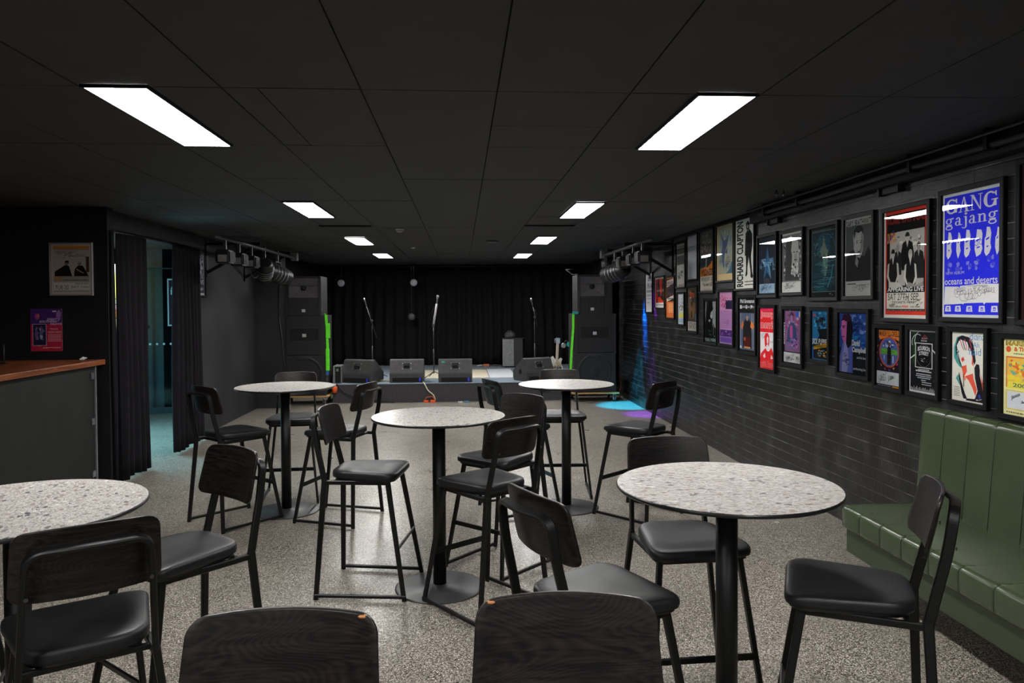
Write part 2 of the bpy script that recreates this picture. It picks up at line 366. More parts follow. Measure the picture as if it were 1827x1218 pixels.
# ---- ceiling light panels (real lamps: the diffusers emit)
M_diff = emat('lit_diffuser', (1.0, .985, .965), PANEL_STRENGTH)
M_diffc = emat('lit_diffuser_cool', (.86, .97, 1.0), PANEL_STRENGTH)
def light_panel(label):
    t = thing('ceiling_light', label, 'ceiling light', group='recessed ceiling light panels')
    def fr(b):
        X, Y, e = .1285, .5815, .012
        b.box(-X-e, -X, -e, 2*Y+e, -.014, 0, M_metal); b.box(X, X+e, -e, 2*Y+e, -.014, 0, M_metal)
        b.box(-X, X, -e, 0, -.014, 0, M_metal); b.box(-X, X, 2*Y, 2*Y+e, -.014, 0, M_metal)
    one('light_frame', fr, parent=t)
    one('diffuser', lambda b: b.box(-.1285, .1285, 0, 1.163, -.012, -.002, M_diff), parent=t)
    return t
LP = [(-1.457, 3.31, 'nearest light panel of the left row in the black ceiling'), (-1.457, 6.87, 'second light panel of the left ceiling row'),
      (-1.455, 10.41, 'third light panel of the left ceiling row, right of the smoke detector'), (-1.45, 13.63, 'farthest light panel of the left ceiling row, near the stage'),
      (1.195, 3.31, 'nearest light panel of the right row in the black ceiling'), (1.19, 6.85, 'second light panel of the right ceiling row'),
      (1.185, 10.28, 'third light panel of the right ceiling row'), (1.165, 13.67, 'farthest light panel of the right ceiling row, cool white near the stage'),
      (-1.457, -.25, 'light panel of the left ceiling row above the viewer'), (1.195, -.25, 'light panel of the right ceiling row above the viewer'),
      (-1.457, -3.8, 'light panel at the rear end of the left ceiling row'), (1.195, -3.8, 'light panel at the rear end of the right ceiling row')]
LP[2] = (LP[2][0], LP[2][1], 'third light panel of the left ceiling row, left of the smoke detector')
first = None
for x, y, lb in LP:
    if first is None: first = light_panel(lb); first.location = (x, y, CEIL)
    else: dup(first, (x, y, CEIL), 0, lb)
# small ceiling fittings
t = thing('smoke_detector', 'round white smoke detector on the ceiling between the light rows', 'smoke detector', (-.746, 9.29, CEIL))
one('detector_base', lambda b: b.lathe([(.052, 0), (.055, -.012), (.05, -.018)], M_white, 20), parent=t)
one('detector_head', lambda b: b.lathe([(.042, -.018), (.04, -.035), (.02, -.045)], mat('detector_head', (.35, .35, .34), .5), 20), parent=t)
one('ceiling_sensor', lambda b: b.lathe([(.035, 0), (.035, -.015), (.02, -.022)], M_white, 16), 'small pale disc sensor on the ceiling nearer the stage', 'sensor', loc=(-.769, 12.2, CEIL))
t = thing('ceiling_speaker', 'shallow grey round fitting on the ceiling left of the far right light row', 'ceiling fitting', (.459, 11.06, CEIL))
one('rim', lambda b: b.lathe([(.095, 0), (.095, -.012), (.08, -.016)], M_horn, 24), parent=t)
one('grille', lambda b: b.lathe([(.08, -.014), (.03, -.02)], mat('pale_grille', (.16, .16, .16), .6), 24), parent=t)
def vent(x, y, wd, label):
    t = thing('ceiling_vent', label, 'air vent', (x, y, CEIL), 0, 'slot air vents in the ceiling')
    one('vent_frame', lambda b: b.box(-wd/2, wd/2, -.06, .06, -.008, 0, M_gap), parent=t)
    for k in range(3): one('slat', lambda b: b.box(-wd/2+.01, wd/2-.01, -.045+.035*k, -.03+.035*k, -.014, -.006, M_metal), parent=t)
vent(-1.35, 8.95, .6, 'dark slot air vent between the second and third lights of the left row')
vent(1.05, 8.88, .6, 'dark slot air vent between the second and third lights of the right row')
def bolt(b): b.tube([(0, 0, 0), (0, 0, -.05)], .006, M_steel, 6); b.box(-.012, .012, -.012, .012, -.035, -.02, M_steel)
for dx, lb in ((0, 'left'), (.06, 'right')): one('hanging_bolt', bolt, lb+' one of two small steel bolts hanging from the ceiling by the brick wall', 'bolt', 'steel ceiling bolts', loc=(2.62+dx, 6.1, CEIL))

# ------------------------------------------------------------------ bar, left
def wtop(b):
    b.bbox(-3.92, -3.335, 2.8, 7.28, 1.185, 1.232, M_bar, .006); 
t = thing('bar_counter', 'dark bar counter with a red-brown timber top against the poster wall', 'bar counter')
one('worktop', wtop, parent=t)
one('return_worktop', lambda b: b.bbox(-6.4, -3.925, 6.72, 7.28, 1.185, 1.232, mk_wood('red_brown_hardwood_cross', '#5f3018', '#8f5230', 0, .3, .5, .2), .006), parent=t)
one('front_panel', lambda b: b.box(-3.42, -3.385, 2.85, 7.16, 0, 1.185, mat('charcoal_bar_front', (.011, .011, .011), .6, spec=.25, var=.25, scale=4)), parent=t)
one('end_trim', lambda b: b.box(-3.40, -3.375, 7.165, 7.185, 0, 1.18, mat('grey_end_trim', (.16, .155, .16), .5)), parent=t)
h = one('hinge', lambda b: b.box(-3.384, -3.376, 7.09, 7.15, 1.06, 1.12, M_steel), parent=t)
for z in (-.42, -.9):
    h2 = h.copy(); C.objects.link(h2); h2.parent = t; h2.location = (0, 0, z)
one('shelf', lambda b: b.box(-6.3, -3.925, 6.66, 6.718, 1.16, 1.185, mat('pale_timber_lip', (.16, .07, .03), .5)), parent=t)
one('back_panel', lambda b: b.box(-6.3, -3.95, 6.80, 6.84, 0, 1.185, M_wall), parent=t)
t = thing('beer_tap', 'thin dark metal tap stem on the bar at the left edge', 'tap', (-3.98, 6.82, 1.232))
one('tap_base', lambda b: b.lathe([(.03, 0), (.03, .01), (.012, .015)], M_metal, 12), parent=t)
one('stem', lambda b: b.tube([(0, 0, .01), (0, 0, .17)], .006, M_horn), parent=t)
def napk(b):
    random.seed(5); pts = [(.03*math.cos(a)+random.uniform(-.012, .012), .02*math.sin(a)+random.uniform(-.01, .01), random.uniform(0, .02)) for a in [k*PI/4 for k in range(8)]]
    b.add(pts+[(0, 0, .03), (0, 0, 0)], [(i, (i+1) % 8, 8) for i in range(8)]+[((i+1) % 8, i, 9) for i in range(8)], M_white)
one('crumpled_tissue', napk, 'tiny crumpled white tissue on the far end of the bar', 'tissue', loc=(-3.50, 7.2, 1.233))

# ------------------------------------------------------------------ curtains, doorway, vestibule
def drape(b, P0, P1, z0, z1, folds, amp, m, seed=0, n=None, th=.006, gather=.0, nz=14):
    random.seed(seed); n = n or folds*12; P0 = Vector(P0); P1 = Vector(P1); d = (P1-P0); L = d.length; d.normalize(); nn = Vector((-d.y, d.x))
    ph = [random.uniform(-.5, .5) for _ in range(folds+2)]; am = [random.uniform(.55, 1.2) for _ in range(folds+2)]
    S = [[], []]
    for j in range(nz+1):
        t = j/nz
        for i in range(n+1):
            u = i/n; k = u*folds; i0 = int(k); fr = k-i0
            a = am[i0]*(1-fr)+am[min(i0+1, folds)]*fr; p = ph[i0]*(1-fr)+ph[min(i0+1, folds)]*fr
            hgt = 1-.55*t**3; off = amp*a*hgt*math.sin(2*PI*k+p+.5*math.sin(3*t+p*4))
            lean = gather*(1-t)*(u-.5)*L
            q = P0+d*(u*L+lean+.012*math.sin(5*u+6*t+seed))+nn*off
            z = z0+(z1-z0)*t + (.012*math.sin(u*9+seed) if j == 0 else 0)+(.008*math.sin(u*folds*2*PI) if j == nz else 0)
            S[0].append((q.x, q.y, z)); S[1].append((q.x+nn.x*th, q.y+nn.y*th, z))
    W = n+1; N = W*(nz+1)
    f = [(j*W+i, j*W+i+1, (j+1)*W+i+1, (j+1)*W+i) for j in range(nz) for i in range(n)]
    f2 = [tuple(N+q for q in reversed(g)) for g in f]
    ed = [(i, i+N, i+1+N, i+1) for i in range(n)]+[(nz*W+i, nz*W+i+1, nz*W+i+1+N, nz*W+i+N) for i in range(n)]
    ed += [(j*W, (j+1)*W, (j+1)*W+N, j*W+N) for j in range(nz)]+[(j*W+n, j*W+n+N, (j+1)*W+n+N, (j+1)*W+n) for j in range(nz)]
    b.add(S[0]+S[1], f+f2+ed, m, True)
def curtain(name, label, P0, P1, z0, z1, folds, amp, m, seed, **k):
    return one(name, lambda b: drape(b, P0, P1, z0, z1, folds, amp, m, seed, **k), label, 'curtain')
curtain('door_curtain', 'narrow edge of charcoal curtain against the end of the poster wall', (-3.285, 7.33), (-3.295, 7.405), .02, 2.44, 2, .012, M_drape, 1)
curtain('door_curtain', 'wide charcoal curtain on the near side of the left doorway', (-3.33, 7.55), (-3.31, 8.17), .02, 2.44, 5, .038, M_drape, 4, gather=.0)
curtain('door_curtain', 'charcoal curtain on the far side of the left doorway, behind the leftmost stool', (-3.31, 8.92), (-3.33, 9.85), .03, 2.45, 7, .036, M_drape, 9, gather=.06)
t = thing('curtain_rail', 'thin black curtain rail over the left doorway', 'curtain rail')
one('rail', lambda b: b.tube([(-3.345, 7.32, 2.445), (-3.345, 10.0, 2.455)], .012, M_horn), parent=t)
one('upper_track', lambda b: b.box(-3.40, -3.37, 7.43, 9.95, 2.45, 2.475, M_metal), parent=t)

dX0, dY0, dX1, dY1 = -5.09, 12.43, -4.20, 12.60
t = thing('door_1', 'teal tinted glass door with dark rails beyond the left doorway', 'door', (dX0, dY0, 0), math.atan2(dY1-dY0, dX1-dX0)); t['kind'] = 'structure'
M_dframe = mat('teal_grey_aluminium', (.045, .075, .085), .4, .3)
DW = math.hypot(dX1-dX0, dY1-dY0)
one('door_glass', lambda b: b.box(.05, DW-.05, -.005, .005, .13, 2.33, M_door_glass), parent=t)
def dfr(b):
    b.bbox(0, DW, -.022, .022, 0, .10, M_dframe, .003); b.box(0, DW, -.02, .02, 2.33, 2.35, M_dframe)
    b.box(DW-.05, DW, -.02, .02, .1, 2.33, M_dframe)
one('door_rails', dfr, parent=t)
one('door_stile', lambda b: b.box(0, .05, -.02, .02, .1, 2.33, mat('pale_cyan_edge', (.22, .45, .48), .3)), parent=t)
for k in range(8): one('safety_dot', lambda b: b.lathe([(.018, 0), (.018, .002)], mat('frosted_dot', (.7, .8, .85), .5), 14, T=Matrix.Translation((.09+.103*k, -.007, 1.122)) @ Matrix.Rotation(PI/2, 4, 'X')), parent=t)
one('door_lock', lambda b: b.bbox(.0, .09, -.035, -.02, 1.37, 1.43, M_metal, .004), parent=t)
bx('wall_vestibule_upper', -5.6, -4.86, 12.62, 13.05, 0, 2.66, mat('pale_grey_plaster', (.09, .085, .09), .6))  # paler grey than the other vestibule walls
bx('unseen_glow_pane', -5.6, -5.57, 8.3, 11.35, .15, 1.75, emat('added_teal_glow', (.30, .80, 1.0), 2.2))  # added glowing pane out of view, helps turn the vestibule floor teal
bx('window_2', -5.6, -5.57, 12.28, 12.37, .02, .8, emat('pale_daylight_pane', (.75, .95, 1.0), .8))
def sign(b): b.box(0, .03, 0, .62, 0, 1.27, M_metal)
t = thing('lit_sign', 'bright yellow lit sign glimpsed through the gap beside the curtain', 'sign', (-5.6, 12.0, 1.15))
one('sign_case', sign, parent=t)
def sface(b):
    cols = [(.0, .10, (1, 1, .55)), (.11, .30, (1, 1, .75)), (.31, .40, (1, .45, .08)), (.41, .48, (1, .7, .8)), (.49, .55, (.7, .9, .75)), (.56, .88, (.95, 1, .25)), (.88, 1.0, (.85, 1, 1))]
    for i, (a, c, col) in enumerate(cols): b.box(.031, .036, .01, .61, a*1.26+.005, c*1.26+.005, emat('lit_sign_%d' % i, col, 1.1))
one('sign_face', sface, parent=t)

# ------------------------------------------------------------------ bar tables
def table(label):
    t = thing('bar_table', label, 'table', group='round stone-top bar tables')
    R = .405
    top = one('tabletop', lambda b: b.lathe([(R-.012, 1.0465), (R-.004, 1.0475), (R-.003, 1.05)], M_stone, 96), parent=t)
    one('edge_band', lambda b: b.lathe([(R-.05, 1.033), (R-.006, 1.034), (R, 1.040), (R, 1.046), (R-.003, 1.0485)], M_edge, 96, caps=False), parent=top)
    one('column', lambda b: b.lathe([(.040, .02), (.040, 1.028)], M_metal, 32), parent=t)
    def br(b):
        for a in (PI/4, 3*PI/4): b.box(-.22, .22, -.02, .02, 1.024, 1.034, M_metal, Matrix.Rotation(a, 4, 'Z'))
        b.lathe([(.07, 1.02), (.07, 1.033)], M_metal, 24)
    one('mounting_bracket', br, parent=t)
    one('base_plate', lambda b: b.lathe([(.272, 0), (.272, .005), (.262, .009), (.06, .013), (.045, .026)], M_disc, 64), parent=t)
    return t
tb = table('stone-top round bar table nearest on the right, beside the green bench')
tb.location = (.977, 2.709, 0)
dup(tb, (-.142, 4.573, 0), 1.3, 'stone-top round bar table in the centre of the room')
dup(tb, (-1.477, 6.394, 0), 2.4, 'stone-top round bar table far left, by the curtained doorway')
dup(tb, (.882, 6.304, 0), 4.0, 'stone-top round bar table far right, in front of the right speaker stack')
dup(tb, (-1.50, 2.62, 0), 5.1, 'stone-top round bar table cut off by the left edge of the frame')

# ------------------------------------------------------------------ bar stools
def make_stool(label):
    t = thing('bar_stool', label, 'bar stool', group='black bar stools')
    def outline(sc, n=14):
        # rounded trapezoid, front wide, rear narrow
        c = [(.245, .222, .075), (.245, -.222, .075), (-.165, -.165, .10), (-.165, .165, .10)]; out = []
        for i in range(4):
            x, y, r = c[i]; xp, yp, _ = c[i-1]; xn, yn, _ = c[(i+1) % 4]; p = Vector((x, y))
            a = p+(Vector((xp, yp))-p).normalized()*r; e = p+(Vector((xn, yn))-p).normalized()*r
            for k in range(n+1):
                u = k/n; q = a*(1-u)**2+p*2*u*(1-u)+e*u*u; out.append(q)
        cx = Vector((.035, 0)); out = [cx+(q-cx).normalized()*((q-cx).length-sc) for q in out]
        # bow the front edge a little
        return [Vector((q.x+(.012*(1-(q.y/.22)**2) if q.x > .15 else 0), q.y)) for q in out]
    def cush(b):
        lv = [(.012, .693), (.002, .697), (0, .706), (0, .721), (.003, .730), (.009, .7355), (.020, .738), (.05, .7385), (.10, .7355), (.16, .7315)]
        rings = [[(q.x, q.y, z-(.010*max(0, (q.x-.10)/.15)**2 if z > .72 else 0)) for q in outline(s)] for s, z in lv]; k = len(rings[0])
        vs = [v for r in rings for v in r]; fs = [(i*k+j, i*k+(j+1) % k, (i+1)*k+(j+1) % k, (i+1)*k+j) for i in range(len(rings)-1) for j in range(k)]
        b.add(vs, fs+[list(range(k))[::-1], list(range((len(rings)-1)*k, len(rings)*k))], M_vinyl, True)
    seat = one('seat', cush, parent=t)
    def pan(b):
        o = outline(.018); k = len(o); b.add([(q.x, q.y, .682) for q in o]+[(q.x, q.y, .693) for q in o], [list(range(k))[::-1], list(range(k, 2*k))]+[(j, (j+1) % k, k+(j+1) % k, k+j) for j in range(k)], M_edge)
    one('seat_pan', pan, parent=seat)
    def panel(b):
        # curved, slightly tapering plywood back; local height s 0..1 from bottom to top
        NB, H0, H1 = 20, .893, 1.098; th = .013; r = .034
        def hw(z): return .199-.011*(z-H0)/(H1-H0)
        zs = [H0, H0+.004, H0+.012, H0+.022, H0+r]+[H0+r+(H1-H0-2*r)*k/4 for k in range(1, 4)]+[H1-r, H1-.022, H1-.012, H1-.004, H1]
        F = []
        for side in (0, 1):
            for z in zs:
                e = 0
                if z < H0+r: e = r-math.sqrt(max(0, r*r-(H0+r-z)**2))
                if z > H1-r: e = r-math.sqrt(max(0, r*r-(z-H1+r)**2))
                w_ = hw(z)-e
                for i in range(NB+1):
                    y = -w_+2*w_*i/NB; a = -.188-.046*(z-.893)/.2+.030*(y/.19)**2-.012
                    zz = z+(.010*(1-(y/.19)**2) if z > (H0+H1)/2 else -.004*(1-(y/.19)**2))
                    F.append((a+(th/2 if side else -th/2), y, zz))
        W = NB+1; N = W*len(zs)
        f = [(j*W+i, j*W+i+1, (j+1)*W+i+1, (j+1)*W+i) for j in range(len(zs)-1) for i in range(NB)]
        f += [tuple(N+q for q in reversed(g)) for g in list(f)]
        lz = len(zs)-1
        f += [(i, i+N, i+1+N, i+1) for i in range(NB)]+[(lz*W+i, lz*W+i+1, lz*W+i+1+N, lz*W+i+N) for i in range(NB)]
        f += [(j*W, (j+1)*W, (j+1)*W+N, j*W+N) for j in range(lz)]+[(j*W+NB, j*W+NB+N, (j+1)*W+NB+N, (j+1)*W+NB) for j in range(lz)]
        b.add(F, f, M_ply, True)
    o = one('backrest', panel, parent=t)
    md = o.modifiers.new('bevel', 'BEVEL'); md.width = .003; md.segments = 2; md.limit_method = 'ANGLE'; md.angle_limit = math.radians(50)
    PR = rect(.016, .034, .004)
    def bframe(b):
        L = [(-.186, .176, .675), (-.205, .171, .76), (-.243, .163, .92), (-.262, .155, 1.052), (-.290, 0, 1.056), (-.262, -.155, 1.052), (-.243, -.163, .92), (-.205, -.171, .76), (-.186, -.176, .675)]
        p = path_round(L, .048, 12)
        b.sweep(p, rect(.017, .034, .004), M_metal, up=(1, .0, .25))
    bf = one('back_frame', bframe, parent=t)
    for y, z in ((.08, 1.045), (-.08, 1.045), (.155, .93), (-.155, .93)):
        one('screw', lambda b: b.lathe([(.006, -.0), (.006, .003)], M_horn, 10, T=Matrix.Translation((-.283 if abs(y) < .1 else -.266, y, z)) @ Matrix.Rotation(-PI/2, 4, 'Y')), parent=bf)
    for s in (1, -1):
        one('leg', lambda b: b.sweep([(-.218, s*.257, 0), (-.186, s*.176, .69)], rect(.022, .033, .004), M_metal, up=(1, 0, 0), scale=[.85, 1]), parent=t)
        one('leg', lambda b: b.sweep([(.305, s*.241, 0), (.192, s*.168, .69)], rect(.022, .030, .004), M_metal, up=(1, 0, 0), scale=[.85, 1]), parent=t)
        one('floor_rail', lambda b: b.sweep([(-.225, s*.256, .024), (.312, s*.240, .024)], rect(.022, .020, .004), M_metal), parent=t)
    def sfr(b):
        for s in (1, -1): b.sweep([(-.186, s*.176, .672), (.195, s*.168, .672)], rect(.020, .024, .003), M_metal)
        b.sweep([(.185, -.168, .672), (.185, .168, .672)], rect(.020, .024, .003), M_metal)
        b.sweep([(-.13, -.17, .672), (-.13, .17, .672)], rect(.020, .018, .003), M_metal)
    one('seat_frame', sfr, parent=t)
    one('footrest', lambda b: b.sweep([(.262, -.213, .295), (.262, .213, .295)], rect(.010, .032, .002), M_metal, up=(.35, 0, 1)), parent=t)
    return t
ST = [(-.606, 4.650, -.159, 'stool left of the centre table, side on and facing right towards it'),
      (.151, 4.255, 2.240, 'stool right of the centre table with its back frame to the viewer'),
      (.270, 4.980, -2.323, 'stool behind the right side of the centre table, grain of its backrest facing the viewer'),
      (-.964, 6.142, 2.795, 'stool right of the far left table, seen from behind, facing that table'),
      (-1.849, 6.117, .820, 'leftmost stool at the far left table, in front of the charcoal curtain'),
      (-1.143, 3.174, -2.289, 'stool behind the near left table, its backrest front turned to the viewer'),
      (-1.180, 2.399, 2.108, 'stool in the lower left corner with its back frame over the near left table'),
      (.437, 2.555, .449, 'stool left of the near right table, seen obliquely from behind'),
      (.955, 3.182, -1.517, 'stool behind the near right table, facing the viewer'),
      (1.400, 2.541, 2.705, 'stool right of the near right table, beside the green bench'),
      (1.458, 6.019, 2.312, 'stool right of the far right table, by the brick wall'),
      (.441, 6.281, .363, 'stool left of the far right table, seen from behind'),
      (.912, 6.856, -1.619, 'stool behind the far right table, facing the viewer'),
      (-1.525, 6.902, -1.485, 'stool behind the far left table, facing the viewer'),
      (-.366, 1.295, -1.598, 'nearest left stool at the bottom edge, only its wood-grained backrest showing'),
      (.201, 1.332, -1.633, 'nearest centre stool at the bottom edge, only its wood-grained backrest showing'),
      (-1.98, 2.78, .35, 'stool cut off by the left edge of the frame under the near left table')]
s0 = None
for x, y, a, lb in ST:
    if s0 is None: s0 = make_stool(lb); s0.location = (x, y, 0); s0.rotation_euler = (0, 0, a)
    else: dup(s0, (x, y, 0), a, lb)
# chipped corners on the two nearest backrests
M_chip = mat('bare_chipped_wood', lin('#b97a45'), .6)
for i, sd in ((14, 1), (15, -1)):
    st_ = [o for o in bpy.data.objects if o.get('label') == ST[i][3]][0]
    def chip(b):
        bm = bmesh.new(); bmesh.ops.create_icosphere(bm, subdivisions=2, radius=1)
        for v in bm.verts: v.co = Vector((v.co.x*.007-.222, v.co.y*.010+sd*.158, v.co.z*.004+1.0955))
        b.frombm(bm, M_chip, smooth=True); bm.free()
    one('chipped_corner', chip, parent=st_)['label'] = 'chip of bare wood'
tag(one('paper_scrap', lambda b: b.add([(-.02, -.01, 0), (.02, -.012, .002), (.012, .012, .006), (-.018, .010, .003), (-.02, -.01, .002), (.02, -.012, .004), (.012, .012, .008), (-.018, .010, .005)], [(0, 1, 2, 3), (7, 6, 5, 4), (0, 4, 5, 1), (1, 5, 6, 2), (2, 6, 7, 3), (3, 7, 4, 0)], M_white), loc=(2.461, 5.708, 0)), 'tiny white scrap of paper on the speckled floor beyond the near right table', 'paper')

# ------------------------------------------------------------------ green bench
t = thing('bench_seat', 'green vinyl upholstered bench with channelled back along the brick wall', 'bench', (0, 0, 0))
seams = [4.297, 4.078, 3.869, 3.631, 3.4, 3.162, 2.93, 2.69, 2.45, 2.21, 1.97, 1.73, 1.49, 1.25]
Y1b, Y0b = 4.53, 1.0
def rprof(x0, x1, z0, z1, r, n=5):
    out = []
    for cx, cz, a0 in ((x1-r, z0+r, -PI/2), (x1-r, z1-r, 0), (x0+r, z1-r, PI/2), (x0+r, z0+r, PI)):
        for k in range(n+1): a = a0+PI/2*k/n; out.append((cx+r*math.cos(a), cz+r*math.sin(a)))
    return out
def cushion(b, prof, m, puff):
    ys = []; e = [Y1b]+seams+[Y0b]
    for i in range(len(e)-1):
        a, c = e[i], e[i+1]
        for u in ((0, .012, .04, .12, .3, .5, .7, .88, .96, .988) if True else ()): ys.append((a+(c-a)*u, min(1, (min(u, 1-u)/.10))**.5 if i or u > .5 else 1.0, (i, u)))
    ys.append((Y0b, 1, None))
    cx = sum(p[0] for p in prof)/len(prof); cz = sum(p[1] for p in prof)/len(prof); k = len(prof); vs = []
    for y, s, info in ys:
        sh = 1.0
        endr = 0
        if y > Y1b-.05: endr = .045-math.sqrt(max(0, .045**2-(max(0, y-(Y1b-.045)))**2))
        for (x, z) in prof:
            d = Vector((x-cx, z-cz)); l = d.length; d.normalize()
            l2 = l-(1-s)*puff-endr
            vs.append((cx+d.x*l2, y, cz+d.y*l2))
    n = len(ys)
    fs = [(i*k+j, (i+1)*k+j, (i+1)*k+(j+1) % k, i*k+(j+1) % k) for i in range(n-1) for j in range(k)]
    b.add(vs, fs+[list(range(k)), list(range((n-1)*k, n*k))[::-1]], m, True)
one('seat_cushion', lambda b: cushion(b, rprof(2.355, 2.94, .318, .465, .035), M_green, .0045), parent=t)
def backc(b):
    b0 = MB(); cushion(b0, rprof(2.84, 2.985, .43, 1.07, .04), M_green, .0042)
    vs = [(x+(.045*(z-.45)/.6 if x < 2.93 else 0), y, z) for x, y, z in b0.v]
    b.add(vs, b0.f, M_green, True)
one('back_cushion', backc, parent=t)
def seamcurves(b, back):
    for y in seams:
        if not back: P = [(2.354, y, .34), (2.3535, y, .43), (2.360, y, .452), (2.375, y, .4618), (2.44, y, .4640)]
        else: P = [(2.8405, y, .48), (2.8615, y, .76), (2.8815, y, 1.02), (2.894, y, 1.058), (2.925, y, 1.069), (2.96, y, 1.069)]
        b.tube([(p[0], p[1]+.001*math.sin(i*2), p[2]) for i, p in enumerate(P)], .0014, mat('dark_green_thread', lin('#20301d'), .6), 5)
one('seat_stitching', lambda b: seamcurves(b, False), parent=t)
one('back_stitching', lambda b: seamcurves(b, True), parent=t)
one('base_panel', lambda b: b.bbox(2.39, 2.975, Y0b, Y1b-.02, .172, .325, M_greenb, .006), parent=t)
for y in (4.3, 3.2, 2.1, 1.15): one('leg', lambda b: b.box(2.86, 2.96, y-.04, y+.04, 0, .18, M_metal), parent=t)

# ------------------------------------------------------------------ stage
SY = 13.45
t = thing('stage', 'low stage with grey carpet top and dark carpeted front', 'stage')
one('stage_front', lambda b: (b.box(-2.28, 1.90, SY, 17.95, 0, .322, M_carpet_dark), b.box(1.90, 2.80, 14.0, 17.95, 0, .322, M_carpet_dark)), parent=t)
one('stage_carpet', lambda b: (b.bbox(-2.29, 1.91, SY-.014, 17.95, .322, .334, M_carpet_grey, .004), b.bbox(1.905, 2.81, 14.0, 17.95, .322, .334, M_carpet_grey, .004)), parent=t)
curtain('stage_backdrop', 'wide black pleated backdrop curtain along the rear of the stage', (-3.3, 17.62), (2.85, 17.35), .34, 2.60, 26, .05, M_cloth, 21, nz=8)
curtain('stage_side_curtain', 'black curtain hanging behind the left speaker stack', (-3.35, 13.9), (-3.2, 17.3), .02, 2.6, 10, .04, M_cloth, 31, nz=6)
curtain('stage_side_curtain', 'black curtain hanging behind the right speaker stack by the brick wall', (2.86, 14.1), (2.80, 17.1), .34, 2.6, 10, .04, M_cloth, 32, nz=6)
t = thing('backdrop_track', 'thin track with small clips holding the black stage backdrop', 'curtain rail')
one('track', lambda b: b.tube([(-3.3, 17.60, 2.625), (2.85, 17.32, 2.625)], .010, M_horn), parent=t)
def clips(b):
    random.seed(2)
    for k in range(42): x = -3.2+6*k/41; b.box(x-.008, x+.008, 17.6-.0455*(x+3.3)-.02, 17.6-.0455*(x+3.3)-.008, 2.595, 2.625, M_horn)
one('clips', clips, parent=t)

